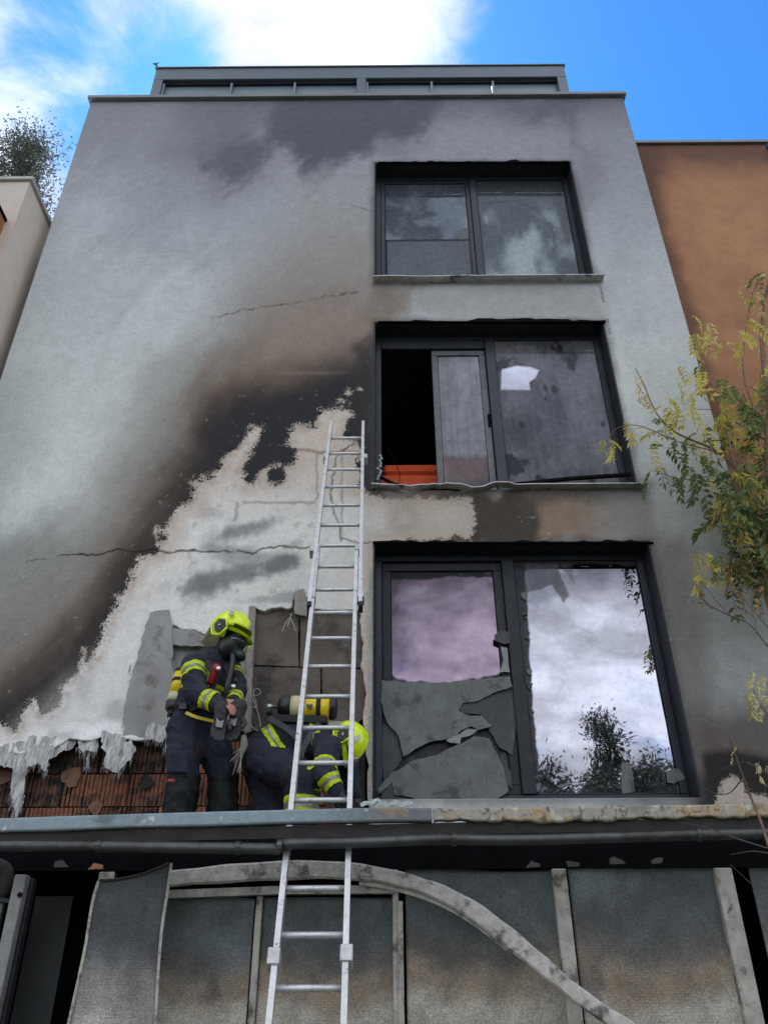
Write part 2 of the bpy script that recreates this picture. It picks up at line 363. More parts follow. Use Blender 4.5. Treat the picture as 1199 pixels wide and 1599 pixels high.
sa_ = GX*.83-GZ*.55; ta_ = GX*.55+GZ*.83; n_pl = fbm(sa_*2.2+wx_*.5, ta_*.45, 18, 6, .58); n_pl2 = fbm(sa_*7+wx_, ta_*1.1+wz_, 19, 5, .6)
A *= (1+.16*n_lo+.12*n_md+.28*n_wp+.08*n_st+(.34*n_pl+.16*n_pl2)*sst(U, 640, 480))[..., None]
def soft(poly, s, na=1.0, noise=None):
    return sst(sdpoly(U, V, poly)+(n_lo*50+n_md*34+n_wp*70+n_hi*14+n_st*14+n_pl*46+n_pl2*26 if noise is None else noise)*na, -s, s)
# whole upper wall is veiled in smoke, clean pale band low on the left
A = over(A, sst(V, 640, 120), (.225, .228, .255), .88)
A = over(A, soft([(330, 150), (600, 150), (610, 430), (480, 470), (300, 470), (330, 300)], 90), (.40, .40, .40), .35)
A = over(A, soft([(150, 600), (240, 480), (330, 420), (330, 520), (210, 700), (120, 840), (0, 950), (-40, 760)], 70), (.70, .75, .735), .8)
A = over(A, soft([(20, 420), (140, 300), (200, 420), (120, 640), (0, 760), (-60, 600)], 70), (.56, .60, .59), .6)
A = over(A, sst(n_br, .16, .34)*soft([(130, 400), (330, 390), (420, 450), (330, 520), (100, 520)], 40), (.66, .69, .67), .55)
A = over(A, soft([(-40, 830), (60, 810), (150, 800), (210, 820), (170, 900), (60, 980), (-40, 1040)], 50), (.20, .22, .215), .8)
A = over(A, soft([(215, 560), (300, 520), (360, 540), (300, 640), (240, 740), (170, 820), (150, 760)], 45), (.31, .32, .31), .55)
A = over(A, soft([(-40, 600), (40, 590), (60, 700), (20, 800), (-40, 850)], 40), (.40, .43, .415), .6)
A = over(A, sst(V, 420, 200)*sst(U, 260, 120), (.30, .305, .32), .35)
# dark smoke clouds below the roof edge
cl = soft([(420, 140), (705, 140), (694, 172), (676, 190), (668, 225), (628, 240), (590, 232), (552, 262), (490, 272), (462, 262), (430, 240), (398, 258), (360, 270), (322, 262), (352, 226), (400, 190)], 21, 1.0)
A = over(A, cl, (.088, .093, .115), .9)
A = over(A, soft([(310, 150), (440, 150), (430, 260), (330, 290), (280, 240)], 50), (.15, .152, .175), .7)
A = over(A, soft([(770, 140), (905, 140), (900, 175), (840, 200), (800, 195), (770, 175)], 26), (.12, .12, .135), .75)
A = over(A, soft([(860, 200), (905, 190), (935, 260), (900, 330), (885, 250)], 22), (.19, .19, .205), .55)
A = over(A, soft([(684, 170), (768, 162), (800, 195), (860, 205), (890, 240), (640, 245), (668, 225)], 14), (.33, .325, .36), .65)
A = over(A, soft([(600, 205), (680, 228), (640, 250), (596, 250)], 16), (.30, .30, .33), .6)
A = over(A, sst(V, 215, 150)*sst(U, 230, 420), (.13, .135, .16), .62)
A = over(A, soft([(395, 470), (450, 400), (590, 330), (590, 600), (420, 640), (330, 620)], 60), (.33, .305, .27), .7)
A = over(A, soft([(470, 300), (585, 255), (590, 440), (500, 440)], 40), (.37, .36, .335), .5)
SN = n_lo*26+n_md*14+n_wp*42+n_pl*40+n_pl2*22+n_hi*8
A = over(A, soft([(-60, 960), (60, 860), (150, 760), (225, 640), (290, 540), (360, 470), (450, 400), (590, 340), (590, 800), (200, 1000), (-60, 1200)], 105, 1, SN), (.285, .275, .255), .85)
# brown halo and black core of the fire plume
A = over(A, soft([(330, 560), (400, 480), (480, 430), (590, 410), (590, 520), (590, 780), (300, 800)], 80, 1, SN), (.30, .245, .205), .72)
A = over(A, soft([(-40, 1045), (60, 965), (140, 880), (205, 770), (262, 690), (310, 600), (380, 545), (470, 500), (590, 480), (590, 800), (200, 1000), (-40, 1200)], 72, 1, SN), (.165, .118, .088), .92)
A = over(A, soft([(430, 480), (560, 470), (585, 540), (540, 560), (440, 565), (390, 580)], 30), (.33, .265, .215), .6)
A = over(A, soft([(-40, 1105), (70, 1030), (140, 950), (185, 880), (240, 800), (262, 740), (300, 665), (370, 612), (470, 585), (590, 560), (590, 800), (300, 900), (-40, 1200)], 46, .9, SN), (.034, .030, .030), .97)
A = over(A, soft([(330, 680), (420, 625), (520, 590), (590, 580), (590, 780), (400, 760), (300, 740)], 34, .9, SN), (.028, .029, .034), .95)
A = over(A, soft([(560, 540), (590, 520), (590, 780), (565, 780), (556, 640)], 10, .3), (.035, .033, .034), .8)
A = over(A, np.exp(-((V-582)/3.0)**2)*sst(U, 400, 450)*sst(U, 560, 500), (.22, .18, .16), .5)
# spandrels and right-hand strip
A = over(A, soft([(585, 450), (660, 450), (650, 500), (585, 500)], 22, .6), (.235, .19, .15), .8)
A = over(A, soft([(640, 450), (945, 450), (945, 500), (640, 500)], 20, .6), (.27, .25, .235), .55)
A = over(A, soft([(585, 770), (1010, 765), (1030, 850), (585, 850)], 14, .5), (.22, .15, .10), .9)
A = over(A, soft([(690, 770), (800, 768), (830, 800), (815, 850), (690, 850)], 16, .7), (.045, .038, .034), .9)
A = over(A, soft([(800, 762), (1020, 756), (1010, 778), (830, 785)], 12, .5), (.09, .075, .065), .7)
A = over(A, sst(V, 520, 900)*sst(U, 900, 960), (.27, .28, .285), .8)
A = over(A, soft([(1000, 850), (1060, 850), (1130, 1200), (1090, 1260)], 30, .7), (.17, .15, .14), .75)
A = over(A, soft([(1080, 1120), (1240, 1080), (1240, 1300), (1080, 1300)], 40, .6), (.10, .08, .07), .85)
A = over(A, soft([(1100, 1180), (1240, 1175), (1240, 1300), (1095, 1300)], 10, .4), (.022, .02, .02), .95)
for wz0, wz1 in WIN:                       # soot licking round the openings
    r = np.hypot(np.maximum(np.maximum(WX0-GX, GX-WX1), 0), np.maximum(np.maximum(wz0-GZ, GZ-wz1), 0))
    A = over(A, sst(r+.08*n_md+.05*n_wp, .09, -.02), (.06, .055, .055), .6)
A *= (1+.035*n_sp+.10*n_hi)[..., None]
A *= 1+(np.array((.97, .985, 1.05))-1)*sst(V, 700, 300)[..., None]
A = over(A, sst(fbm(GX*26, GZ*26, 16, 3), .30, .36)*sst(GZ, Z(8), Z(3)), (.52, .5, .48), .35)
# bare white reinforcing layer
W = [(-60, 1150), (0, 1128), (20, 1140), (48, 1092), (58, 1086), (66, 1112), (84, 1098), (100, 1064), (118, 1052), (128, 1008), (133, 1012), (136, 1034), (150, 1000), (165, 975), (182, 930), (205, 905), (215, 872), (242, 860), (238, 826), (262, 815), (270, 790), (300, 782), (296, 752),
     (328, 740), (345, 712), (372, 700), (398, 664), (409, 665), (402, 690), (386, 708), (380, 740), (392, 752), (404, 738), (425, 726), (450, 716), (444, 690), (452, 670), (470, 664), (492, 662), (497, 645), (520, 638), (548, 634), (552, 650), (540, 676), (560, 690), (566, 760), (590, 775),
     (735, 778), (748, 800), (738, 838), (700, 846), (590, 850), (580, 900), (580, 1300), (-60, 1300)]
bsd = (sdpoly(U, V, W)+n_hi*14+n_md*10)/100
isl = np.full(U.shape, -9.)
for cx_, cy_, r_ in ((1145, 1235, 22), (1160, 1262, 30), (1190, 1270, 30), (640, 800, 45), (545, 612, 5), (560, 606, 3), (448, 706, 3), (532, 624, 5), (1128, 1250, 12)):
    isl = np.maximum(isl, (r_-np.hypot(U-cx_, V-cy_))/100)
isl = np.where(U > 1000, isl, np.where(U > 590, -9., isl)); bsd = np.maximum(bsd, isl)
for cx_, cy_, r_ in ((432, 742, 14), (425, 700, 26), (447, 712, 14), (392, 745, 8), (250, 838, 7), (340, 725, 5)):      # soot left standing inside the bare area
    bsd = np.minimum(bsd, (np.hypot(U-cx_, (V-cy_))-r_)/100)
B = np.ones(GX.shape+(3,))*np.array((.70, .69, .67))
B *= (1+.22*n_md+.14*n_lo+.16*st+.22*n_wp+.16*n_hi+.03*n_sp)[..., None]
B = over(B, sst(n_br+.5*n_st, .1, .3)*sst(V, 900, 1050), (.40, .40, .41), .4)
B = over(B, sst(fbm(GX*22, GZ*2.2, 20, 4, .6)+.5*n_wp, .08, .24)*sst(V, 960, 1060), (.34, .345, .36), .7)
B = over(B, sst(fbm(GX*15, GZ*9, 17, 5, .6)+.4*n_wp, .16, .30), (.38, .35, .33), .5)
B = over(B, sst(sdpoly(U, V, W)+n_md*50, 60, 0), (.60, .50, .43), .75)
B = over(B, sst(V+n_md*90, 820, 700)*sst(U, 380, 460), (.62, .53, .455), .6)
B = over(B, sst(V, 860, 1010)*sst(U, 420, 300), (.80, .81, .81), .7)
for (cx_, cy_, a_, b_, an, s_) in ((385, 826, 75, 12, -.28, .75), (330, 838, 38, 18, -.3, .4), (345, 905, 60, 17, -.2, .85), (440, 880, 32, 13, -.3, .9), (320, 922, 34, 20, 0, .75), (400, 870, 70, 14, .1, .55), (420, 935, 60, 9, -.1, .5), (330, 855, 30, 8, 0, .5), (470, 845, 40, 8, -.3, .4), (330, 800, 30, 14, 0, .25), (180, 1110, 22, 14, .1, .35), (100, 1150, 30, 10, 0, .4), (130, 1075, 16, 20, .3, .25)):
    du, dv = U-cx_, V-cy_; q = np.hypot((du*math.cos(an)+dv*math.sin(an))/a_, (-du*math.sin(an)+dv*math.cos(an))/b_)
    B = over(B, sst(q+n_md*1.1+n_wp*1.5+n_hi*.8+n_st*.6, 1.25, .2), (.17, .175, .18), s_)
B = over(B, soft([(600, 775), (745, 780), (740, 845), (600, 850)], 10, .5), (.50, .43, .37), .5)
B = over(B, np.exp(-((np.hypot(U-632, V-810)-16)/9)**2)*.6, (.25, .2, .16), .6)
B = over(B, sst(sdpoly(U, V, [(498, 850), (585, 850), (585, 960), (480, 960)])+n_md*20, -6, 10), (.66, .65, .63), .5)
B = over(B, sst(U+n_md*18, 558, 575)*sst(V, 640, 900), (.36, .31, .27), .5)
for pts, wd, cc in (([(430, 702), (480, 701), (500, 706), (560, 706)], 2.2, (.22, .15, .11)), ([(495, 706), (496, 775), (490, 784), (380, 784)], 1.6, (.33, .27, .23)), ([(370, 786), (366, 812)], 2.5, (.36, .3, .27)), ([(534, 700), (534, 840)], 1.6, (.33, .28, .25)), ([(585, 905), (590, 905)], 1, (.3, .3, .3))):
    B = over(B, sst(sdline(U+n_hi*6, V+n_hi*6, pts), wd*1.8, wd*.4), cc, .7)
# cracks
CR = [([(96, 866), (150, 868), (180, 860), (215, 862), (240, 857), (262, 863), (300, 860), (345, 862), (372, 858), (392, 864), (412, 858), (440, 853), (470, 856), (500, 855), (520, 852)], 2.0),
      ([(330, 497), (360, 490), (420, 478), (475, 472), (505, 463), (560, 458)], 1.1), ([(552, 690), (540, 704), (524, 718), (519, 750), (517, 780), (523, 806), (530, 822), (533, 845)], 1.7), ([(533, 842), (560, 848), (582, 846)], 1.6),
      ([(936, 446), (944, 470), (947, 498), (952, 520)], 1.2), ([(548, 320), (582, 330)], .9), ([(40, 880), (100, 866)], .9), ([(203, 1040), (198, 1090), (190, 1150)], 1.3), ([(470, 668), (476, 640)], .7)]
crk = np.zeros(GX.shape)
for pts, wd in CR: crk = np.maximum(crk, sst(sdline(U+n_hi*10, V+n_hi*10, pts), wd*1.2, wd*.15)*min(1, .25+wd*.33)*sst(n_hi+.1*wd, -.12, .05))
# hole where the insulation has burnt away, ragged lower edge
HOLE = [(-80, 1192), (0, 1196), (20, 1178), (40, 1184), (62, 1166), (86, 1172), (112, 1158), (140, 1164), (165, 1156), (200, 1160), (232, 1158), (262, 1152), (268, 1060), (264, 1000), (268, 974), (286, 984), (304, 982), (322, 992), (345, 988), (366, 994), (388, 980), (392, 948), (412, 953), (432, 950), (456, 950), (459, 926), (474, 921), (479, 950), (520, 954), (562, 952), (566, 1000), (562, 1040), (570, 1070), (566, 1120), (572, 1180), (574, 1330), (-80, 1330)]
hs = sdpoly(U, V, HOLE)+n_hi*9+n_md*4
bot = (V < 1330) | (U > 575)
kill = hs > 0
for wz0, wz1 in WIN: kill |= (GX > WX0-1e-6) & (GX < WX1+1e-6) & (GZ > wz0-1e-6) & (GZ < wz1+1e-6) & False
Yd = .004*n_hi+.006*n_md
Yd = Yd+np.where(bsd > 0, .006, 0.)
Yd = Yd-.05*sst(hs, -34, 0)*sst(V, 1090, 1160)*(1+2*n_md)          # the loosened skin bellies outward above its torn edge
for wz0, wz1 in WIN:
    r = np.hypot(np.maximum(np.maximum(WX0-GX, GX-WX1), 0), np.maximum(np.maximum(wz0-GZ, GZ-wz1), 0)); Yd = Yd*sst(r, 0, .05)
GP[..., 1] = Yd
F = grid_faces(nx, nz); fc = GP.reshape(-1, 3)[F].mean(1)
kq = kill.reshape(-1)[F].sum(1) >= 2
for wz0, wz1 in WIN: kq |= (fc[:, 0] > WX0) & (fc[:, 0] < WX1) & (fc[:, 2] > wz0) & (fc[:, 2] < wz1)
F = F[~kq]; used = np.zeros(nx*nz, bool); used[F] = True; rm = -np.ones(nx*nz, int); rm[used] = np.arange(used.sum()); F = rm[F]
VV = GP.reshape(-1, 3)[used].copy()
E_ = np.concatenate([F[:, [0, 1]], F[:, [1, 2]], F[:, [2, 3]], F[:, [3, 0]]]); key = np.sort(E_, 1); kk = key[:, 0].astype(np.int64)*len(VV)+key[:, 1]
uq, inv, cnt = np.unique(kk, return_inverse=True, return_counts=True); BE = E_[cnt[inv] == 1]
hsv = hs.reshape(-1)[used]; mov = np.zeros(len(VV), bool); mov[BE.ravel()] = True; mov &= (np.abs(hsv) < 14) & (VV[:, 0] < WX0-.01) & (VV[:, 0] > HX0+.01)
for it in range(5):
    acc_ = np.zeros_like(VV); c_ = np.zeros(len(VV))
    np.add.at(acc_, BE[:, 0], VV[BE[:, 1]]); np.add.at(acc_, BE[:, 1], VV[BE[:, 0]]); np.add.at(c_, BE[:, 0], 1); np.add.at(c_, BE[:, 1], 1)
    g = mov & (c_ > 0); VV[g] = VV[g]*.5+.5*acc_[g]/c_[g][:, None]
n = len(VV); bv = np.unique(BE); r2 = -np.ones(n, int); r2[bv] = np.arange(len(bv))+n
back = VV[bv].copy(); back[:, 1] += np.where((V.reshape(-1)[used][bv] > 1130) & (VV[bv, 0] < WX0-.02), .018, .055)
rim = np.stack([BE[:, 1], BE[:, 0], r2[BE[:, 0]], r2[BE[:, 1]]], -1)
me = np_mesh('facade_render', np.concatenate([VV, back]), np.concatenate([F, rim]))
cat2 = lambda a: np.concatenate([a.reshape((-1,)+a.shape[2:])[used], a.reshape((-1,)+a.shape[2:])[used][bv]])
set_col(me, 'soot_col', np.clip(cat2(A), .01, .8)); set_col(me, 'bare_col', np.clip(cat2(B), .02, .8)); set_f(me, 'bare_sd', cat2(bsd)); set_f(me, 'crack', cat2(crk))
wall = link('facade_render', me, M_facade, house); fl = np.zeros(len(me.polygons), bool); fl[:len(F)] = True; me.polygons.foreach_set('use_smooth', fl)
# --- masonry behind the skin
SX = WX0-.13
bm = bmesh.new()
add_box(bm, HX0+.02, WX0-.06, .16, .42, 0, HTOP-.02); add_box(bm, WX1+.06, HX1-.02, .07, .42, 0, HTOP-.02)
zb = [(0, WIN[2][0]-.05), (WIN[2][1]+.05, WIN[1][0]-.05), (WIN[1][1]+.05, WIN[0][0]-.05), (WIN[0][1]+.05, HTOP-.02)]
for a, b in zb: add_box(bm, WX0-.058, WX1+.058, .065, .41, a, b)
obj('masonry_wall', bm, M_struct, house)
M_side = mat('grey_side_render', (.30, .31, .31), .9, 0, (60, .3), .12, 2)
box('side_wall', HX0, HX0+.2, .06, 9, 0, HTOP-.02, M_side, house); box('side_wall', HX1-.2, HX1, .06, 9, 0, HTOP-.02, M_side, house)
box('roof', HX0+.21, HX1-.21, .43, 9, HTOP-.35, HTOP-.05, M_struct, house); box('rear_wall', HX0+.21, HX1-.21, 8.8, 9, 0, HTOP-.36, M_struct, house)
M_cop = mat('coping_metal', (.17, .185, .20), .45, .4, (40, .1), .15, 4)
co = box('coping', HX0-.035, HX1+.035, -.06, .5, HTOP-.012, HTOP+.05, M_cop, house, .006)
# --- room behind the open middle window
bm = bmesh.new(); rz0, rz1 = WIN[1][0]-.28, WIN[1][1]+.25
add_box(bm, -2.0, 2.9, 3.6, 3.7, rz0, rz1); add_box(bm, -2.1, -2.0, .43, 3.6, rz0, rz1); add_box(bm, 2.9, 3.0, .43, 3.6, rz0, rz1)
add_box(bm, -2.1, 3.0, .43, 3.7, rz1, rz1+.1); add_box(bm, -2.1, 3.0, .43, 3.7, rz0-.1, rz0)
obj('sooted_room', bm, mat('room_soot', (.06, .066, .085), .9, 0, None, .5, 1.5, spec=.1), house)
# --- terracotta blocks
M_brick = mat('terracotta_block', (.27, .115, .068), .9, 0, (45, .9), .45, 9, dirt=((.05, .036, .03), 5, .54))
M_brick2 = mat('scorched_block', (.15, .078, .05), .9, 0, (45, .9), .45, 9, dirt=((.02, .018, .018), 6, .5))
M_brick3 = mat('pale_terracotta_block', (.42, .185, .105), .9, 0, (45, .6), .3, 9, dirt=((.04, .03, .028), 6, .56))
def brick_mesh(seed, w=.492, h=.236, ribs=15):
    r = random.Random(seed); bm = bmesh.new(); prof = []
    for k in range(ribs):
        a = -w/2+w*k/ribs; s = w/ribs
        dd = .009 if r.random() < .8 else .032
        prof += [(a, 0), (a+s*.62, 0), (a+s*.66, dd), (a+s*.96, dd)]
    prof.append((w/2, 0)); lo = [bm.verts.new((x, y+r.uniform(-.002, .002), -h/2)) for x, y in prof]
    hi = [bm.verts.new((x, y+r.uniform(-.002, .002), h/2)) for x, y in prof]
    for i in range(len(prof)-1): bm.faces.new((lo[i], lo[i+1], hi[i+1], hi[i]))
    b = [bm.verts.new((sx*w/2, .06, sz*h/2)) for sx, sz in ((-1, -1), (1, -1), (1, 1), (-1, 1))]
    bm.faces.new([hi[-1], b[2], b[3], hi[0]]+[hi[i] for i in range(1, len(hi)-1)][:0]) if False else None
    bm.faces.new([b[3]]+hi+[b[2]]); bm.faces.new([b[0], b[1]]+lo[::-1]); bm.faces.new((lo[0], hi[0], b[3], b[0])); bm.faces.new((lo[-1], b[1], b[2], hi[-1]))
    return tomesh(bm, 'brick')
bmesh_v = [brick_mesh(k) for k in range(5)]
for k, q in enumerate(bmesh_v): q.materials.append((M_brick, M_brick2, M_brick, M_brick3, M_brick2)[k])
zc0 = Z(.92)
for row in range(4):
    zc = zc0+.118+row*.246; x = HX0+.2+(row % 2)*.25
    while x < WX0-.22:
        o = bpy.data.objects.new('brick', bmesh_v[random.randrange(5)]); COL.objects.link(o); o.parent = house
        o.location = (x, .09+random.uniform(-.008, .008), zc); o.rotation_euler = (random.uniform(-.01, .01), 0, random.uniform(-.01, .01)); x += .502
M_dab = mat('adhesive_dab', (.22, .12, .08), .95, 0, (50, .7), .3, 12)
for (u, v, r_) in ((112, 1214, .075), (2, 1212, .08), (228, 1222, .055), (395, 1225, .06), (150, 1262, .05)):
    p = PX(u, v, .085); bm = bmesh.new(); bmesh.ops.create_cone(bm, cap_ends=True, segments=18, radius1=r_, radius2=r_*.8, depth=.018)
    for q in bm.verts: q.co.xy *= 1+.14*math.sin(math.atan2(q.co.y, q.co.x)*3+u)+.07*math.sin(math.atan2(q.co.y, q.co.x)*7+v); q.co = Vector((q.co.x, q.co.z, q.co.y))+p
    obj('adhesive_dab', bm, M_dab if u != 228 else M_dark, house)
# --- remaining boards of insulation
M_board = mat('scorched_board', (.125, .105, .088), .92, 0, (35, .5), .25, 3.2, dirt=((.05, .043, .04), 2.6, .56))
M_board2 = mat('grey_board', (.30, .30, .295), .92, 0, (30, .5), .18, 4, dirt=((.15, .145, .14), 3, .58))
M_edge = mat('pale_board_edge', (.27, .25, .225), .92, 0, (40, .7), .25, 8)
def board(name, poly, y, th, m, seed, amp=1.6, tilt=0):
    pl = jag(poly, 7, amp*(.45 if name == 'insulation_board' else 1), seed); bm = bmesh.new(); v0 = max(q[1] for q in pl)
    add_plate(bm, [PX(u, v, y-tilt*(v-min(q[1] for q in pl))/100) for u, v in pl], (0, 1, 0), th)
    bmesh.ops.triangulate(bm, faces=[f for f in bm.faces if len(f.verts) > 4]); return obj(name, bm, m, house)
board('insulation_board', [(400, 952), (466, 951), (466, 1041), (397, 1038)], .05, .03, M_board, 1)
board('insulation_board', [(468.5, 951), (566, 952), (567, 1042), (468.5, 1041)], .055, .03, M_board, 2)
board('insulation_board', [(397, 1041), (440, 1042.5), (500, 1043.5), (500, 1140), (455, 1136), (393, 1142)], .052, .03, M_board, 3)
board('insulation_board', [(503, 1044), (568, 1045), (570, 1120), (545, 1138), (503, 1140)], .056, .03, M_board, 4)
board('insulation_board', [(266, 974), (330, 980), (384, 978), (386, 1060), (384, 1140), (330, 1150), (266, 1152)], .06, .025, M_board2, 5)
board('board_edge', [(389, 946), (399, 948), (395, 1040), (391, 1142), (381, 1146), (384, 1040)], .0, .045, M_edge, 6, 1)
board('board_edge', [(459, 924), (474, 919), (480, 950), (478, 962), (460, 958)], -.02, .04, M_edge, 9, 1.2)
board('loose_board', [(234, 957), (264, 952), (270, 975), (268, 1040), (266, 1100), (260, 1148), (225, 1152), (192, 1150), (196, 1100), (210, 1040)], -.028, .022, M_board2, 7, 1.8, .01)
board('loose_board', [(270, 980), (300, 984), (326, 996), (322, 1010), (268, 1006)], -.012, .02, M_board2, 8, 1.6)
# --- shredded reinforcing mesh hanging from the torn edge
def mesh_mat():
    m = mat('shredded_glass_mesh', (.54, .545, .54), .95, 0, None, .12, 6); nt = m.node_tree; p = nt.nodes['Principled BSDF']; old = p.inputs['Base Color'].links[0].from_socket
    tc = nt.nodes.new('ShaderNodeTexCoord'); mp = N(nt, 'ShaderNodeMapping'); mp.inputs['Scale'].default_value = (90., 20., 9.); nt.links.new(tc.outputs['Object'], mp.inputs['Vector'])
    n = N(nt, 'ShaderNodeTexNoise', i_Scale=1., i_Detail=5., i_Roughness=.6); nt.links.new(mp.outputs[0], n.inputs['Vector'])
    nt.links.new(mixc(nt, smooth(nt, n.outputs[0], .40, .72), old, (.20, .20, .20)), p.inputs['Base Color'])
    b = N(nt, 'ShaderNodeBump', i_Strength=.4, i_Distance=.006); nt.links.new(n.outputs[0], b.inputs['Height']); nt.links.new(b.outputs[0], p.inputs['Normal']); return m
M_mesh = mesh_mat()
def shred(poly, y0, out, seed):
    pl = jag(poly, 4, 2.2, seed); v0 = min(q[1] for q in pl); v1 = max(q[1] for q in pl); r = random.Random(seed)
    bm = bmesh.new(); pts = [PX(u, v, y0-out*((v-v0)/(v1-v0))**1.3-.012*math.sin(u*.31+v*.13)) for u, v in pl]
    add_plate(bm, pts, (0, 1, 0), .003); bmesh.ops.triangulate(bm, faces=bm.faces[:]); bmesh.ops.subdivide_edges(bm, edges=[e for e in bm.edges if e.calc_length() > .03], cuts=2, use_grid_fill=True)
    for q in bm.verts: q.co.y += .010*math.sin(q.co.x*55+seed+q.co.z*6)+.006*math.sin(q.co.x*120+q.co.z*18)
    low = [q for q in pl if q[1] > v0+.6*(v1-v0)]
    for (u, v) in low:
        for k in range(3):
            a = PX(u+r.uniform(-3, 3), v, y0-out*.8); add_tube(bm, [a, a+Vector((r.uniform(-.01, .01), r.uniform(-.03, .0), -r.uniform(.01, .06)))], [.0016, .0007], 3)
    return obj('torn_mesh', bm, M_mesh, house)
shred([(-60, 1160), (0, 1166), (30, 1158), (60, 1160), (54, 1174), (66, 1182), (40, 1200), (36, 1232), (32, 1262), (24, 1280), (18, 1240), (20, 1200), (0, 1196), (-60, 1196)], -.03, .12, 1)
shred([(44, 1150), (90, 1150), (122, 1152), (112, 1168), (90, 1176), (76, 1186), (70, 1206), (58, 1192), (44, 1198), (36, 1215), (40, 1180)], -.02, .09, 2)
shred([(120, 1148), (150, 1152), (153, 1166), (147, 1174), (138, 1172), (130, 1177), (122, 1168)], -.02, .07, 3)
shred([(160, 1142), (196, 1150), (192, 1178), (186, 1205), (176, 1206), (163, 1198), (166, 1176), (158, 1168)], -.05, .12, 4)
shred([(192, 1160), (204, 1155), (211, 1166), (206, 1184), (194, 1196), (186, 1206), (184, 1190), (192, 1178)], -.09, .14, 5)
shred([(136, 1172), (139, 1172), (138, 1199), (135, 1200)], -.03, .03, 6)
shred([(225, 1128), (262, 1132), (266, 1148), (254, 1158), (228, 1156)], -.05, .05, 7)
shred([(262, 1140), (276, 1128), (272, 1156), (264, 1178), (258, 1176)], -.06, .05, 8)
# --- charred lintel lips above the openings
for k, (u0, u1, v, seed) in enumerate(((590, 888, 254, 3), (590, 945, 503, 4), (582, 1020, 848, 5))):
    r = random.Random(seed); bm = bmesh.new(); p0 = PX(u0, v, -.01); p1 = PX(u1, v, -.01); n_ = 36; pts = []; hh = []
    for i in range(n_+1):
        t = i/n_; h_ = .008+.026*r.random()**3+(.03 if (k == 1 and .42 < t < .85) else 0)+(.035 if k == 0 and abs(t-.7) < .03 else 0)
        pts.append(p0.lerp(p1, t)+Vector((0, 0, h_/2-.006))); hh.append(h_)
    add_sweep(bm, pts, .035, hh, (0, 1, 0)); obj('charred_lip', bm, M_black, house)
# --- windows
YF = .20                                                      # face of the window frames
def grid_pane(poly4, y, nx_, nz_):
    (x0, x1, z0, z1) = poly4; a, b = np.meshgrid(np.linspace(x0, x1, nx_), np.linspace(z0, z1, nz_)); return np.stack([a, np.full_like(a, y), b], -1)
def glass_pane(name, x0, x1, z0, z1, y, parent, fn, nx_=70, nz_=90):
    P = grid_pane((x0, x1, z0, z1), y, nx_, nz_); u, v = PXv(P.reshape(-1, 3)); u = u.reshape(nz_, nx_); v = v.reshape(nz_, nx_)
    c, t, r = fn(u, v, P[..., 0], P[..., 2]); return patch(name, P, .012, (0, 1, 0), M_glass, parent, {'soot_col': c, 'tint_col': t, 'refl': r})
def window(k):
    z0, z1 = WIN[k]; wnd = bpy.data.objects.new('window', None); COL.objects.link(wnd); wnd.parent = house
    bm = bmesh.new()                                            # lining of the opening
    add_box(bm, WX0+.001, WX1-.001, .004, .42, z1-.014, z1-.001); add_box(bm, WX0+.001, WX0+.014, .004, .42, z0+.002, z1-.016); add_box(bm, WX1-.014, WX1-.001, .004, .42, z0+.002, z1-.016)
    obj('reveal', bm, M_sootalu, wnd)
    bm = bmesh.new()
    fw = .06; a0, a1 = WX0+.015, WX1-.015
    add_box(bm, a0, a1, YF, YF+.07, z1-.016-fw, z1-.016, .004); add_box(bm, a0, a1, YF, YF+.07, z0+.012, z0+.012+fw, .004)
    for x in (a0, a1-fw): add_box(bm, x, x+fw, YF+.001, YF+.07, z0+.014+fw, z1-.018-fw, .004)
    obj('frame', bm, M_alu, wnd)
    return wnd, a0+fw, a1-fw, z0+.012+fw, z1-.016-fw
M_sill = mat('sill_metal', (.42, .42, .42), .4, .3, (50, .15), .2, 9, dirt=((.05, .05, .05), 7, .60))
SB = lambda u, c: np.ones(u.shape+(3,))*np.array(c)
# top window
wn, x0, x1, z0, z1 = window(0)
bm = bmesh.new(); s = 20; pts = [Vector((WX0-.01+(WX1-WX0+.09)*i/s, -.055+(.008 if i in (6, 7) else 0), WIN[0][0]+.002+(.008*math.sin(i*1.1))*(i < 10))) for i in range(s+1)]
add_sweep(bm, pts, .10, .011, (0, 1, 0)); obj('sill', bm, M_sill, wn)
mx = PX(744, 360, YF).x
def sash(wn, xa, xb, za, zb, y, w=.05, m=M_alu, d=.04):
    bm = bmesh.new(); add_box(bm, xa, xb, y, y+d, zb-w, zb, .004); add_box(bm, xa, xb, y, y+d, za, za+w, .004); add_box(bm, xa, xa+w, y+.001, y+d, za+w+.001, zb-w-.001, .004); add_box(bm, xb-w, xb, y+.001, y+d, za+w+.001, zb-w-.001, .004)
    obj('sash', bm, m, wn); return xa+w, xb-w, za+w, zb-w
box('mullion', mx-.035, mx+.045, YF-.012, YF+.06, z0+.001, z1-.001, M_alu, wn, .004)
sa = sash(wn, x0+.002, mx-.037, z0+.002, z1-.002, YF+.012)
zt = PX(660, 372, YF).z
def g_top_left(u, v, x, z):
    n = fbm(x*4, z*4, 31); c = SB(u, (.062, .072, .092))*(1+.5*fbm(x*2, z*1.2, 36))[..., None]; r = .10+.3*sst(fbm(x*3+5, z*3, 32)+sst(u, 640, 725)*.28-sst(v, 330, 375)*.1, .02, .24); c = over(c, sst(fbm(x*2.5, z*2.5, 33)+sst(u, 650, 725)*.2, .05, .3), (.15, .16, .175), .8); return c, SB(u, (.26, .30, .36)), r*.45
glass_pane('pane', sa[0], sa[1], zt+.012, sa[3], YF+.03, wn, g_top_left)
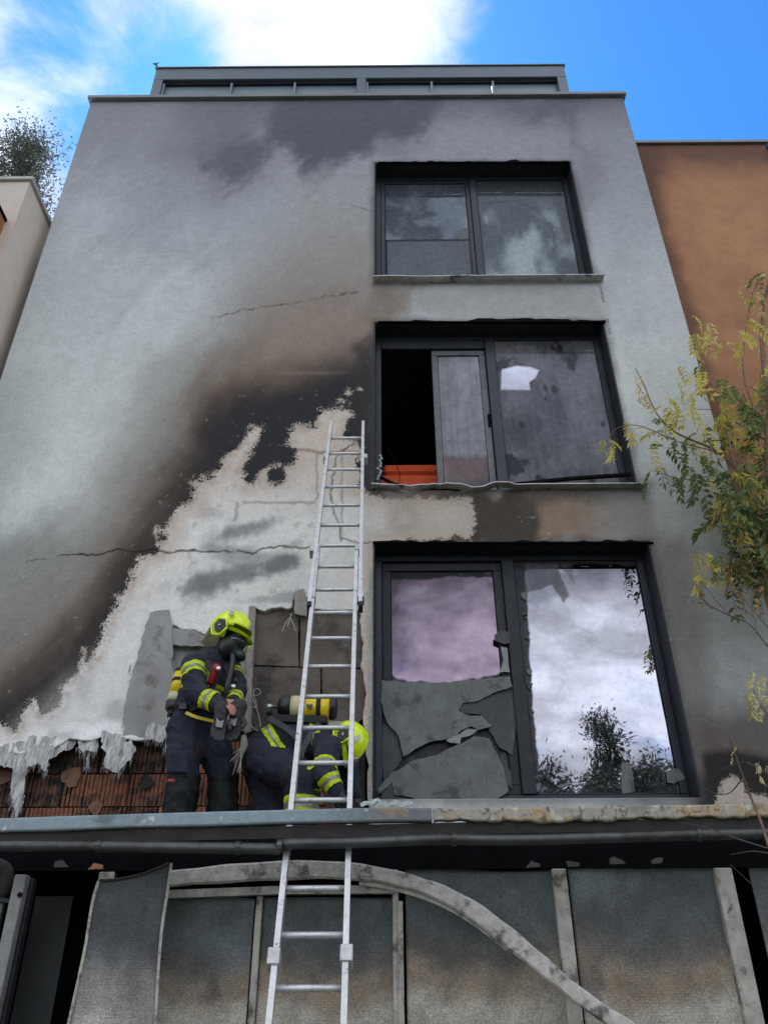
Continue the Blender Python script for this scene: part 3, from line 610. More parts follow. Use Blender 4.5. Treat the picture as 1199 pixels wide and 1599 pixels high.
def g_low(u, v, x, z): return SB(u, (.058, .068, .080)), SB(u, (.25, .28, .32)), .12+.05*fbm(x*2, z*2, 3)
glass_pane('lower_panel', sa[0], sa[1], sa[2], zt-.006, YF+.018, wn, g_low, 30, 30)
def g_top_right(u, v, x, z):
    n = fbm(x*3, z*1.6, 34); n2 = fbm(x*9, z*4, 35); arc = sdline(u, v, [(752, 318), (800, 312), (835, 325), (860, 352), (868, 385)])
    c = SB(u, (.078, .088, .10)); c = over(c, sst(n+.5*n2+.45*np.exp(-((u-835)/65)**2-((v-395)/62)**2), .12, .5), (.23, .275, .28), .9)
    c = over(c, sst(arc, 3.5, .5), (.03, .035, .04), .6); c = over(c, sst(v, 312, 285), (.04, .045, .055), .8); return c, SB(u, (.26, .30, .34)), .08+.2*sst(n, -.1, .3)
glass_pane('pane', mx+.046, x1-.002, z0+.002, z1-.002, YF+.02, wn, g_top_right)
# middle window: left sash gone, inner sash swung ajar, smoked right pane
wn, x0, x1, z0, z1 = window(1)
bm = bmesh.new(); s = 44; r = random.Random(5); pts = []
for i in range(s+1):
    t = i/s; pts.append(Vector((WX0-.02+(WX1-WX0+.09)*t, -.045+.02*math.sin(i*.8)*(t < .5), WIN[1][0]+.0+(.018*math.sin(i*.63+1)+.01*r.uniform(-1, 1))*(t < .55)+.004)))
add_sweep(bm, pts, .09, .010, (0, 1, 0)); obj('sill', bm, M_sill, wn)
mx = PX(772, 620, YF).x
box('mullion', mx-.05, mx+.05, YF-.012, YF+.06, z0+.001, z1-.001, M_alu, wn, .004)
box('rail', x0+.002, mx-.052, YF+.004, YF+.05, z1-.12, z1-.002, M_sootalu, wn, .004)
def g_mid_right(u, v, x, z):
    n = fbm(x*2.2, z*1.5, 41); n2 = fbm(x*14, z*2.2, 42); c = SB(u, (.068, .072, .086)); c = over(c, sst(n+.3*n2, -.2, .3), (.165, .17, .19), .85)
    c = over(c, sst(sdpoly(u, v, [(776, 532), (830, 540), (852, 560), (840, 575), (790, 575), (776, 572)])+n*30, -8, 8), (.16, .16, .172), .7)
    c = over(c, sst(fbm(x*5, z*4, 44)+.25*sst(v, 640, 690)*sst(u, 900, 840), .20, .27), (.016, .016, .018), .9)
    hole = sst(sdpoly(u, v, [(783, 577), (806, 571), (828, 573), (842, 578), (836, 590), (826, 597), (828, 609), (782, 608)]), -1.5, 1.5)
    arc = sst(np.abs(sdline(u, v, [(842, 578), (834, 590), (826, 600)])), 4, 1); c = over(c, arc, (.035, .035, .038), .8)
    c = over(c, sst(fbm(x*40+z*6, z*3-x*2, 47), .22, .3), (.17, .17, .18), .5)
    return c, SB(u, (.22, .23, .28))*(1+.3*hole)[..., None], np.clip(.06+.05*sst(n, -.2, .3)+.85*hole, 0, 1)
glass_pane('pane', mx+.051, x1-.002, z0+.002, z1-.002, YF+.02, wn, g_mid_right, 110, 110)
# sash swung inwards
xa = PX(678, 640, YF).x; xb = mx-.056
bm = bmesh.new(); q = sash(wn, xa, xb, z0+.004, z1-.13, YF+.03, .065, mat('dusty_aluminium', (.11, .12, .13), .5, .3, (60, .2), .25, 9))
def g_mid_sash(u, v, x, z):
    n = fbm(x*6, z*1.5, 45); n2 = fbm(x*30, z*1.5, 46); c = SB(u, (.20, .208, .23))*(1+.5*n2+.3*n)[..., None]
    c = over(c, sst(v+n*20, 705, 715), (.115, .065, .055), .95); c = over(c, np.exp(-((v-690)/4)**2)*.5+sst(np.abs(sdline(u, v, [(700, 690), (720, 672), (768, 655)])), 4, 1)*.5, (.09, .09, .1), .6)
    c = over(c, sst(v, 580, 556), (.07, .075, .085), .8); c = over(c, sst(v+n*25, 742, 754), (.04, .035, .034), .8); return c, SB(u, (.4, .42, .48)), .12+.08*sst(n, -.1, .3)
glass_pane('pane', q[0], q[1], q[2], q[3], YF+.045, wn, g_mid_sash, 50, 100)
box('handle', xb-.03, xb-.008, YF-.0, YF+.03, z0+.85, z0+1.0, M_black, wn, .004)
bm = bmesh.new(); a = PX(800, 757, .05); b = PX(984, 741, .02); add_sweep(bm, [a, a.lerp(b, .5)+Vector((0, 0, .012)), b], .03, .03, (0, 1, 0)); obj('sagging_trim', bm, M_black, wn)
bm = bmesh.new(); a = PX(585, 757, .06); b = PX(720, 765, .0); add_sweep(bm, [PX(592, 744, .1), PX(615, 756, .08), PX(650, 764, .04), b], .03, .022, (0, 1, 0)); obj('sagging_trim', bm, M_black, wn)
# bottom window: shattered balcony glazing
wn, x0, x1, z0, z1 = window(2)
mx = PX(812, 1060, YF).x-.01
box('mullion', mx-.06, mx+.05, YF-.02, YF+.06, z0+.001, z1-.001, M_sootalu, wn, .006)
sa = sash(wn, x0+.004, mx-.063, z0+.003, z1-.02, YF+.012, .075, M_sootalu)
box('upper_rail', x0+.003, mx-.062, YF+.006, YF+.05, z1-.018, z1-.001, M_black, wn)
def rag(u, v, seed): return fbm(u*.05, v*.05, seed, 5, .6)
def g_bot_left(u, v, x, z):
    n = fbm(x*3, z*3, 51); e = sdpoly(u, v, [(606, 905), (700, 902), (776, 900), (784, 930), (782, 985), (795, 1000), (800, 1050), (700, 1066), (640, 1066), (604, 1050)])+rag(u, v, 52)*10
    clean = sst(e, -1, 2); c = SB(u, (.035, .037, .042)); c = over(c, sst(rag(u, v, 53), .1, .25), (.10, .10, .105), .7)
    q = fbm(x*1.6+fbm(x*2, z*2, 58), z*2.2, 59, 5, .55); painted_glow = np.exp(-((u-775)/60)**2-((v-1010)/45)**2)+.5*sst(v, 1030, 1062); k = np.clip(.58+1.9*q+1.1*painted_glow-.25*sst(v, 960, 900)-.25*sst(u, 660, 605), .2, 1.7)  # reflected pink glow and darker top left painted into the tint, over smoke-film noise
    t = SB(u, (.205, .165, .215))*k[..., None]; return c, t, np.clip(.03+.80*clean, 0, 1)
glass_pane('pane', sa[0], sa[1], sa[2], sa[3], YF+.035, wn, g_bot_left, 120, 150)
def g_bot_right(u, v, x, z):
    e = sdpoly(u, v, [(820, 890), (905, 880), (1000, 882), (1010, 920), (1048, 1110), (1085, 1240), (846, 1245), (832, 1100), (824, 980)])+rag(u, v, 55)*9
    clean = sst(e, -1, 2); film = sst(sdpoly(u, v, [(818, 880), (872, 880), (888, 930), (880, 945), (862, 915), (822, 925)])+rag(u, v, 56)*8, -1, 2)
    film = np.maximum(film, .55*sst(sdpoly(u, v, [(870, 880), (895, 880), (898, 915)]), 0, 3)); low = sst(v+rag(u, v, 57)*60, 1222, 1252)*.75
    c = SB(u, (.05, .052, .058)); c = over(c, film, (.11, .11, .125), .8); r = clean*(1-.75*film)*(1-low)
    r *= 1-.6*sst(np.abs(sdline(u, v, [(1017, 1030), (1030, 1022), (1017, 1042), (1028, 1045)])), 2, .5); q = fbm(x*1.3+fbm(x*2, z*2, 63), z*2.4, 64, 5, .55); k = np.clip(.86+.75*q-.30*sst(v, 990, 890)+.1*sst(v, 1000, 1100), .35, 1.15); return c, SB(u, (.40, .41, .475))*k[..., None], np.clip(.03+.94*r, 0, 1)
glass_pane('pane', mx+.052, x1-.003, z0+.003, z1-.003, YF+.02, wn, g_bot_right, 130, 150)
M_film = mat('charred_glass_film', (.125, .142, .138), .55, .1, (22, .35), .2, 7, dirt=((.05, .053, .055), 5, .58), spec=.4)
M_film2 = mat('dark_glass_film', (.035, .04, .044), .5, .1, (22, .35), .3, 8, dirt=((.16, .16, .16), 30, .70))
M_film3 = mat('pale_glass_film', (.24, .25, .25), .6, 0, (22, .35), .15, 8)
for m_ in (M_film, M_film2):                                   # fine pale scratches and ash runs on the burnt film
    nt = m_.node_tree; p_ = nt.nodes['Principled BSDF']; old = p_.inputs['Base Color'].links[0].from_socket; tc = nt.nodes.new('ShaderNodeTexCoord'); mp = N(nt, 'ShaderNodeMapping'); mp.inputs['Scale'].default_value = (55., 1., 6.); mp.inputs['Rotation'].default_value = (0, .35, 0); nt.links.new(tc.outputs['Object'], mp.inputs['Vector'])
    n_ = N(nt, 'ShaderNodeTexNoise', i_Scale=1.2, i_Detail=6., i_Roughness=.7); nt.links.new(mp.outputs[0], n_.inputs['Vector']); k_ = math_node(nt, 'MULTIPLY', smooth(nt, n_.outputs[0], .56, .72), .5)
    nt.links.new(mixc(nt, k_, old, (.24, .25, .245)), p_.inputs['Base Color'])
def sheet(poly, y, m, seed, curl=0., amp=1.2, curlv=None):
    pl = jag(poly, 8, amp, seed); cu = sum(q[0] for q in pl)/len(pl); cv = sum(q[1] for q in pl)/len(pl); bm = bmesh.new()
    vs = [bm.verts.new(PX(u, v, y-curl*min(1, (abs(v-cv)/70)**2+(abs(u-cu)/110)**2))) for u, v in pl]; c = bm.verts.new(PX(cu, cv, y))
    f = bm.faces.new(vs); bm.verts.remove(c); r = bmesh.ops.extrude_face_region(bm, geom=[f]); 
    for e in r['geom']:
        if isinstance(e, bmesh.types.BMVert): e.co.y += .008
    bmesh.ops.triangulate(bm, faces=bm.faces[:]); return obj('shard', bm, m, wn)
yg = YF+.005
sheet([(596, 1062), (640, 1066), (700, 1066), (796, 1056), (800, 1072), (770, 1082), (748, 1094), (722, 1098), (716, 1110), (734, 1118), (752, 1118), (768, 1134), (746, 1140), (736, 1134), (718, 1142), (714, 1150), (690, 1156), (668, 1160), (648, 1170), (630, 1182), (622, 1150), (604, 1128), (594, 1096)], yg-.012, M_film, 1, .02)
sheet([(612, 1206), (630, 1198), (650, 1186), (680, 1180), (712, 1164), (740, 1150), (764, 1154), (776, 1176), (786, 1200), (794, 1236), (770, 1250), (730, 1258), (660, 1258), (644, 1246), (615, 1242), (612, 1222), (592, 1240), (590, 1232)], yg-.018, M_film, 2, .03)
sheet([(716, 1102), (732, 1090), (760, 1078), (800, 1070), (806, 1130), (800, 1180), (780, 1168), (764, 1142), (750, 1116), (720, 1112)], yg+.004, M_film2, 3, .01)
sheet([(696, 1156), (716, 1148), (730, 1138), (746, 1140), (736, 1148), (720, 1152), (718, 1162), (702, 1160)], yg-.03, M_film3, 4, .0, .8)
sheet([(598, 1130), (618, 1140), (628, 1180), (622, 1196), (600, 1220), (594, 1180)], yg+.006, M_film2, 5, .01)
sheet([(768, 1196), (790, 1186), (798, 1206), (800, 1232), (788, 1222), (778, 1210)], yg-.03, M_film2, 6, .02)
sheet([(596, 1238), (614, 1222), (616, 1244), (640, 1248), (655, 1258), (596, 1256)], yg-.03, M_film2, 7, .0)
sheet([(772, 992), (782, 984), (797, 988), (796, 1004), (788, 1006), (772, 1000)], yg-.03, M_film2, 8, .02, .8)
sheet([(782, 1010), (792, 1012), (796, 1050), (780, 1050), (786, 1030)], yg-.02, M_film3, 9, .02, .8)
sheet([(1040, 1206), (1060, 1200), (1070, 1216), (1052, 1224), (1042, 1222)], yg-.01, M_film, 10, .0, .5)
sheet([(970, 1192), (984, 1190), (992, 1236), (972, 1240)], yg+.008, M_film, 11, .0, .8)
rr = random.Random(11)
for i in range(26):                                            # teeth of glass left round the right pane and the sash
    side = i % 3
    if side == 0: u, v = 816+(v_ := rr.uniform(0, 1))*22, 900+v_*330
    elif side == 1: continue
    else: v_ = rr.uniform(0, 1); u, v = 1012+v_*72, 920+v_*300
    s_ = rr.uniform(5, 12); sheet([(u-s_*.5, v-s_*.4), (u+s_*.5, v-s_*.5), (u+rr.uniform(-3, 5), v+s_*.7), (u-s_*.3, v+s_*.3)], YF+.004, M_film2 if i % 2 else M_film, 100+i, 0, .3)
# --- glazed roof screen set back behind the parapet
RY = .6
ra, rb = PX(233, 150, RY), PX(891, 150, RY); rt = PX(560, 104, RY).z; rz = HTOP-.3; tb = PX(560, 121, RY).z
bmx = thing('roof_screen', 'blue grey aluminium glazed screen standing on the flat roof behind the parapet', 'roof screen')
box('top_beam', ra.x, rb.x, RY, RY+.14, tb, rt, M_roofalu, bmx, .006); box('coping', ra.x-.02, rb.x+.02, RY-.02, RY+.18, rt+.001, rt+.02, M_cop, bmx)
bw = .14
for a in (ra.x, rb.x-bw): box('post', a, a+bw, RY, RY+.14, rz, tb-.001, M_roofalu, bmx, .006)
mc = PX(564, 135, RY).x; box('mullion', mc-.07, mc+.07, RY, RY+.14, rz, tb-.001, M_roofalu, bmx, .006)
M_rp = mat('roof_glass', (.15, .20, .25), .35, .0, None, .1, 2, spec=.6)
M_rp2 = mat('roof_thin_bar', (.16, .185, .215), .4, .4, None, .08, 2)
for (a, b, us) in ((ra.x+bw, mc-.07, (357, 457)), (mc+.07, rb.x-bw, (673, 770))):
    bm = bmesh.new(); add_box(bm, a+.001, b-.001, RY+.05, RY+.092, tb-.04, tb-.002); obj('inner_rail', bm, M_sootalu, bmx)
    xs_ = [a]+[PX(u, 140, RY).x for u in us]+[b]
    for k in range(3):
        box('pane', xs_[k]+.004, xs_[k+1]+.002, RY+.095, RY+.105, rz, tb-.003, M_rp, bmx)
        box('pane_frame', xs_[k]+.002, xs_[k]+.034, RY+.035, RY+.09, rz, tb-.042, M_rp2, bmx)
bm = bmesh.new(); p = PX(246, 106, RY); add_tube(bm, [p, p+Vector((-.02, 0, .07)), p+Vector((-.05, 0, .12)), p+Vector((-.09, 0, .13))], [.018, .012, .016, .008], 6); add_tube(bm, [p+Vector((-.05, 0, .12)), p+Vector((.0, 0, .16))], [.012, .004], 5)
obj('corner_hook', bm, M_dark, bmx)

# ------------------------------------------------------------------ neighbours
lm = mat('beige_render', (.62, .55, .49), .9, 0, (70, .25), .08, 2)
s_ = .93; lx, lz, ly = -4.37*s_, Z(8.84*s_), D*s_-D
nb = thing('neighbour_house', 'pale beige flat-roofed house at the left beside the grey house', 'house')
box('wall', lx-5, lx, ly, ly+9, 0, lz, lm, nb)
bm = bmesh.new(); add_box(bm, lx-5.05, lx+.035, ly-.035, ly+9.05, lz+.001, lz+.055, .006); obj('coping', bm, mat('pale_coping', (.42, .41, .4), .5, .3, None, .1, 3), nb)
pb = PX(8, 346, ly); om = mat('orange_render', (.36, .135, .055), .9, 0, (70, .3), .15, 3, dirt=((.10, .05, .035), 1.2, .62))
box('orange_bay', lx-4, pb.x, ly-.5, ly-.001, pb.z-.9, pb.z, om, nb); box('bay_coping', lx-4, pb.x+.02, ly-.52, ly-.001, pb.z+.001, pb.z+.03, M_black, nb)
ny = .28; k_ = (D+ny)/D
def orange_wall():
    x0_, x1_, zt_ = HX1+.01, 4.87*k_, Z(9.49*k_); P = grid_pane((x0_, x1_, 0, zt_), ny, 60, 300); u, v = PXv(P.reshape(-1, 3)); u = u.reshape(300, 60); v = v.reshape(300, 60)
    n = fbm(P[..., 0]*.9, P[..., 2]*.9, 61); n2 = fbm(P[..., 0]*4, P[..., 2]*4, 62); C = SB(u, (.36, .175, .095))*(1+.35*n+.3*n2+.03*rng.normal(0, 1, u.shape))[..., None]
    C = over(C, sst(sdpoly(u, v, [(980, 200), (1220, 200), (1220, 270), (1130, 262), (1060, 262), (1030, 300), (1020, 340), (990, 260)])+n*60+n2*20, -22, 22), (.115, .055, .042), .85)
    C = over(C, sst(u-(990+(v-225)*.29)+n2*16, 34, 4), (.10, .045, .03), .7); C = over(C, sst(sdpoly(u, v, [(1040, 290), (1110, 280), (1199, 320), (1199, 420), (1100, 400)])+n*60, -40, 40), (.44, .225, .12), .6)
    return x0_, x1_, zt_, P, C
x0_, x1_, zt_, P, C = orange_wall()
nb2 = thing('neighbour_house', 'terracotta orange rendered house at the right with smoke stained top edge', 'house')
m_or = mat('smoked_orange_render', (.4, .17, .07), .9, 0, (60, .35), .1, 5, attr='soot_col')
patch('wall', P, .2, (0, 1, 0), m_or, nb2, {'soot_col': C}); box('side_wall', x0_+.21, x1_-.001, ny+.21, 9, 0, zt_-.01, om, nb2)
box('coping', x0_, x1_+.03, ny-.04, ny+.3, zt_+.001, zt_+.05, M_cop, nb2)
box('downpipe', x1_+.005, x1_+.075, ny-.03, ny+.05, 0, zt_-.05, M_alu, nb2)

# ------------------------------------------------------------------ burnt garden room below the terrace
room = thing('garden_room', 'burnt garden room with sooty mesh screens under the terrace edge', 'garden room')
FL = Z(.78)                                                   # terrace floor
M_deck = mat('charred_deck', (.05, .045, .04), .9, 0, (30, .6), .4, 6)
box('deck', -4.6, 2.95, -1.70, .06, FL-.09, FL, M_black, room)
box('edge_beam', -4.6, 2.95, -1.698, -1.62, FL+.001, FL+.10, M_black, room)
bm = bmesh.new(); add_box(bm, -4.6, 2.95, -.0, .10, .02, FL-.091); add_box(bm, -4.7, -4.6, -1.7, 0, .02, FL-.091); add_box(bm, 2.95, 3.0, -1.7, 0, .02, FL-.091); obj('rear_wall', bm, M_black, room)
FY = -2.14
def fascia(pts, seed, burnt):
    top = spline([PX(u, v, FY) for u, v in pts], 70); n_ = len(top); nr_ = 11; P = np.zeros((nr_, n_, 3)); r = random.Random(seed)
    fr = [(.0, .055), (.0, .004), (-.003, 0.)]+[(-.003-.058*k/7, 0.) for k in range(1, 8)]+[(-.066, .010)]
    for j, (dz, dyy) in enumerate(fr):
        for i, t in enumerate(top):
            wv = .0022*math.sin(t.x*21+1)+.0016*math.sin(t.x*57)+.003*math.sin(t.x*5.3) if burnt else .0008*math.sin(t.x*9)
            P[j, i] = (t.x, t.y+dyy+wv, t.z+dz+(wv*2.2*(j/10)**2))
    u, v = PXv(P.reshape(-1, 3)); u = u.reshape(nr_, n_); v = v.reshape(nr_, n_); x = P[..., 0]; z = P[..., 2]
    C = SB(u, (.235, .30, .335)); n1 = fbm(x*6, z*16+x*3, seed, 6, .6); n2 = fbm(x*26+z*14, z*30, seed+1)
    if burnt:
        ckl = np.abs(fbm(x*14, z*20, seed+9, 3))
        C = SB(u, (.33, .31, .26)); C = over(C, sst(n1+.5*n2, .0, .2), (.42, .30, .16), .85); C = over(C, sst(fbm(x*5, z*12, seed+2), .12, .26), (.045, .04, .036), .9); C = over(C, sst(fbm(x*16, z*16, seed+3), .17, .24), (.5, .47, .40), .8); C = over(C, sst(u, 720, 640), (.17, .19, .19), .6); C = over(C, sst(ckl, .03, .008), (.05, .04, .035), .75)
    else:
        C = over(C, sst(u, 430, 640), (.13, .14, .145), .9); C = over(C, sst(n1+.4*n2+.22*sst(u, 480, 640), .24, .34), (.27, .20, .12), .75); C = over(C, sst(fbm(x*22, z*22, seed+5), .27, .32), (.55, .57, .58), .9)
    C = over(C, sst(fbm(x*4, z*6, seed+7), .18, .34), (.06, .06, .06), .6)
    P2 = np.repeat(np.repeat(P, 1, 0), 1, 1)
    return patch('fascia', P2[::-1], .03, (0, 1, 0), mat('weathered_fascia', (.2, .2, .2), .5, .25, (70, .35), .12, 30, attr='soot_col'), room, {'soot_col': C[::-1]}, False)
fascia([(-420, 1288), (-160, 1282), (0, 1278), (180, 1272), (360, 1267), (560, 1262), (674, 1262)], 71, False)
fascia([(676.5, 1262), (740, 1262), (800, 1261), (880, 1260), (960, 1258), (1080, 1257), (1199, 1254), (1400, 1250)], 72, True)
bm = bmesh.new(); add_sweep(bm, [PX(u, v, FY+.05) for u, v in ((-420, 1323), (300, 1305), (700, 1296), (1400, 1284))], .05, .055, (0, 1, 0)); obj('soffit_beam', bm, M_dark, room)
M_gut = mat('grey_gutter', (.085, .09, .092), .4, .5, (50, .2), .3, 8, dirt=((.05, .048, .045), 4, .55))
for pts, r_ in (([(-420, 1320), (-160, 1320), (0, 1321), (160, 1322), (300, 1324), (437, 1326)], .027), ([(442, 1318), (560, 1316), (680, 1311), (800, 1312), (960, 1308), (1090, 1304), (1199, 1302), (1400, 1298)], .026)):
    bm = bmesh.new(); add_tube(bm, spline([PX(u, v, FY+.03) for u, v in pts], 6), r_, 12); obj('gutter', bm, M_gut, room, True)
for u, v in ((155, 1322), (372, 1325), (437, 1322), (708, 1311), (1090, 1304)):
    p = PX(u, v, FY+.03); bm = bmesh.new(); add_tube(bm, [p-Vector((.012, 0, 0)), p+Vector((.012, 0, 0))], .032, 12); obj('gutter_bracket', bm, M_gut, room)
GY = -1.72
M_post = mat('scorched_post', (.42, .40, .36), .6, .25, (50, .4), .25, 12, dirt=((.09, .08, .07), 7, .57))
def post(u, v, w_px, z1=None, y=GY, name='post', dep=.06, m=None):
    p = PX(u, v, y); q = PX(u+w_px, v, y); return box(name, p.x, q.x, y, y+dep, .03, z1 if z1 else FL-.095, m or M_post, room, .004)
post(612, 1330, 9); post(858, 1325, 22); post(1108, 1322, 27); post(160, 1332, 24, y=GY+.02)
post(399, 1420, 10, PX(400, 1398, GY).z-.002, GY+.006); post(620, 1420, 9, PX(400, 1399, GY).z-.03, GY-.012)
a = PX(255, 1398, GY); b = PX(618, 1390, GY); bm = bmesh.new(); add_sweep(bm, [a, a.lerp(b, .5)+Vector((0, 0, .008)), b], .05, .038, (0, 1, 0)); obj('rail', bm, M_post, room)
def screen(u0, u1, v0, seed, y=GY+.035, sag=.01, vv=1480, topv=None):
    xa_, xb_ = PX(u0, vv, y).x, PX(u1, vv, y).x; zt_ = PX((u0+u1)/2, v0, y).z; a_, b_ = np.meshgrid(np.linspace(xa_, xb_, 60), np.linspace(.05, 1, 130))
    tz = zt_+sag*np.sin(np.linspace(0, math.pi*1.5, 60)+seed); P = np.stack([a_, y+.03*np.sin((a_-xa_)/(xb_-xa_)*math.pi)*np.sin(b_*3), .05+(tz[None, :]-.05)*(b_-.05)/.95], -1)
    u, v = PXv(P.reshape(-1, 3)); u = u.reshape(a_.shape); v = v.reshape(a_.shape); n1 = fbm(P[..., 0]*2.2, P[..., 2]*2.2, seed); n2 = fbm(P[..., 0]*7, P[..., 2]*7, seed+1); t = (v-v0)/(1599-v0)
    cu = (u-u0)/(u1-u0+1e-6)-.5
    C = SB(u, (.078, .092, .094)); edge = .52+.18*n1+.10*n2-.5*cu**2
    C = over(C, sst(t+.3*n1-.5*cu**2*0, edge-.14, edge+.06), (.11, .105, .10), .95); C = over(C, sst(t+.2*n1, edge+.04, edge+.22), (.25, .205, .15), .95)
    C = over(C, sst(t+.3*n2, edge+.26, edge+.46), (.42, .39, .34), .85); C = over(C, sst(fbm(P[..., 0]*1.5, P[..., 2]*1.5, seed+3), .05, .3), (.12, .15, .16), .6)
    C = over(C, sst(fbm(P[..., 0]*2.6+3, P[..., 2]*1.8, seed+6, 5, .55), .06, .3)*sst(t, .75, .4), (.19, .22, .23), .7); C = over(C, sst(fbm(P[..., 0]*3.1, P[..., 2]*2.6+5, seed+7, 6, .6), .08, .28), (.045, .048, .05), .65); C = over(C, sst(t, .05, .0), (.04, .05, .055), .6); C = over(C, sst(n2+.3*n1, .25, .35), (.06, .06, .06), .5)
    return patch('mesh_screen', P, .006, (0, 1, 0), M_screen, room, {'soot_col': C})
screen(240, 393, 1402, 81); screen(407, 622, 1402, 82, sag=.003); screen(634, 882, 1357, 83, sag=.014); screen(900, 1156, 1351, 84, sag=.008); screen(1196, 1330, 1345, 85)
rr = random.Random(4)
for (u, v, lab) in ((835, 1347, 'grey scrap in the dark gap just left of the middle post'), (895, 1346, 'thin grey scrap in the dark gap just right of the middle post'), (960, 1342, 'grey scrap in the dark gap midway between the two right-hand posts'), (1025, 1341, 'grey scrap in the dark gap left of the widest right-hand post'), (92, 1347, 'grey scrap in the dark gap above the open doorway'), (150, 1350, 'reddish scrap in the dark gap beside the top of the torn screen')):
    p = PX(u, v, GY-.03); bm = bmesh.new(); add_plate(bm, [p+Vector((rr.uniform(-.06, -.02), 0, -.025)), p+Vector((rr.uniform(.02, .06), 0, -.022)), p+Vector((rr.uniform(.01, .05), 0, rr.uniform(-.012, .01))), p+Vector((rr.uniform(-.02, .02), 0, rr.uniform(.0, .02))), p+Vector((rr.uniform(-.04, -.02), 0, rr.uniform(-.012, .006)))], (0, 1, 0), .012); tag(obj('scrap', bm, M_brick3 if u == 150 else M_struct), lab, 'debris', 'scraps in the gap above the screens')
# torn screen leaf
nzv, nxv = 90, 60; P = np.zeros((nzv, nxv, 3)); UVt = []
lft = [(108, 1602), (122, 1540), (135, 1478), (146, 1410), (160, 1362)]; rgt = [(244, 1602), (248, 1520), (254, 1450), (263, 1390), (271, 1330)]
ext = lambda L: [PX(L[0][0]+(L[0][0]-L[1][0])*1.2, L[0][1]+(L[0][1]-L[1][1])*1.2, -1.93)]
for side, L in enumerate((lft, rgt)): pass
Lc = spline([PX(u, v, -1.92) for u, v in lft], 24)[:nzv]; Rc = spline([PX(u, v, -1.88) for u, v in rgt], 24)[:nzv]
Lc = Lc+[Lc[-1]]*(nzv-len(Lc)); Rc = Rc+[Rc[-1]]*(nzv-len(Rc))
for j in range(nzv):
    for i in range(nxv):
        t = i/(nxv-1); p = Lc[j].lerp(Rc[j], t); tt = j/(nzv-1)
        p = p+Vector((0, -.03*math.sin(t*math.pi)-.012*math.sin(t*9+tt*4)*(1-t), -.03*math.sin(t*math.pi)*tt**6))
        P[j, i] = p
u, v = PXv(P.reshape(-1, 3)); u = u.reshape(nzv, nxv); v = v.reshape(nzv, nxv); n1 = fbm(P[..., 0]*3, P[..., 2]*3, 91)
C = SB(u, (.075, .08, .085)); C = over(C, sst(v+n1*120, 1450, 1610), (.40, .385, .36), .95); C = over(C, sst(u-(270-(v-1330)*.1)+n1*10, -60, -5)*sst(v, 1470, 1560), (.27, .25, .225), .6); C = over(C, sst(fbm(P[..., 0]*5, P[..., 2]*3, 92), .08, .25)*sst(v, 1560, 1480), (.06, .065, .07), .7)
leaf = patch('torn_screen', P, .006, (0, 1, 0), M_screen, room, {'soot_col': C})
M_pale = mat('pale_edge_trim', (.48, .46, .40), .6, .2, (60, .5), .3, 30, dirt=((.12, .11, .1), 16, .55))
for nm, L, off in (('screen_edge', Lc, -.006), ('screen_edge', Rc, -.006)):
    bm = bmesh.new(); add_tube(bm, [p+Vector((0, off-.008, 0)) for p in L[::4]], .0075, 6); obj(nm, bm, M_pale, room)
bm = bmesh.new(); add_tube(bm, [Vector(P[-1, i])+Vector((0, -.01, 0)) for i in range(0, nxv, 3)], .007, 6); obj('screen_edge', bm, M_dark, room)
# lower part of the torn leaf, out of view, down to the ground
bm = bmesh.new(); add_plate(bm, [Vector(P[0, 0]), Vector(P[0, -1]), Vector((P[0, -1, 0]-.03, -1.9, .03)), Vector((P[0, 0, 0]-.12, -1.93, .03))], (0, 1, 0), .006); 
obj('torn_screen_foot', bm, M_post, room)
# open doorway at the left: frames and half open leaf
p = PX(44, 1480, GY-.1)
M_dpost = mat('door_post', (.26, .265, .26), .55, .3, (50, .4), .2, 12, dirt=((.08, .08, .08), 6, .6))
box('door_post', PX(-2, 1480, GY-.08).x, PX(17, 1480, GY-.08).x, GY-.08, GY-.02, .03, PX(38, 1366, GY-.08).z, M_dpost, room, .004)
box('door_post', PX(22, 1480, GY).x, PX(31, 1480, GY).x, GY-.01, GY+.05, .03, PX(52, 1372, GY).z, M_sootalu, room, .004)
p = PX(31, 1398, GY-.084); bm = bmesh.new(); bmesh.ops.create_cone(bm, cap_ends=True, segments=10, radius1=.012, radius2=.012, depth=.012)
for q in bm.verts: q.co = Vector((q.co.x, q.co.z, q.co.y))+p
obj('bolt_hole', bm, M_black, room)
box('door_panel', PX(-160, 1480, GY).x, PX(-8, 1480, GY).x, GY-.02, GY+.01, .03, PX(0, 1405, GY).z, mat('sooty_door_panel', (.15, .165, .165), .6, .1, (30, .3), .25, 4), room)
bm = bmesh.new(); add_sweep(bm, [PX(-120, 1402, GY-.03), PX(0, 1406, GY-.03), PX(25, 1409, GY-.03)], .04, .02, (0, 1, 0)); obj('door_rail', bm, M_sootalu, room)
bm = bmesh.new(); add_tube(bm, spline([PX(u, v, GY-.02) for u, v in ((-100, 1335), (-12, 1350), (10, 1362), (6, 1390), (-4, 1402))], 6), .035, 8); obj('melted_duct', bm, M_dark, room, True)
box('inner_panel', PX(40, 1480, GY+.35).x, PX(100, 1480, GY+.35).x, GY+.35, GY+.37, .03, PX(80, 1400, GY+.35).z, mat('inner_dark_panel', (.022, .028, .03), .5, 0, None, .3, 3), room)
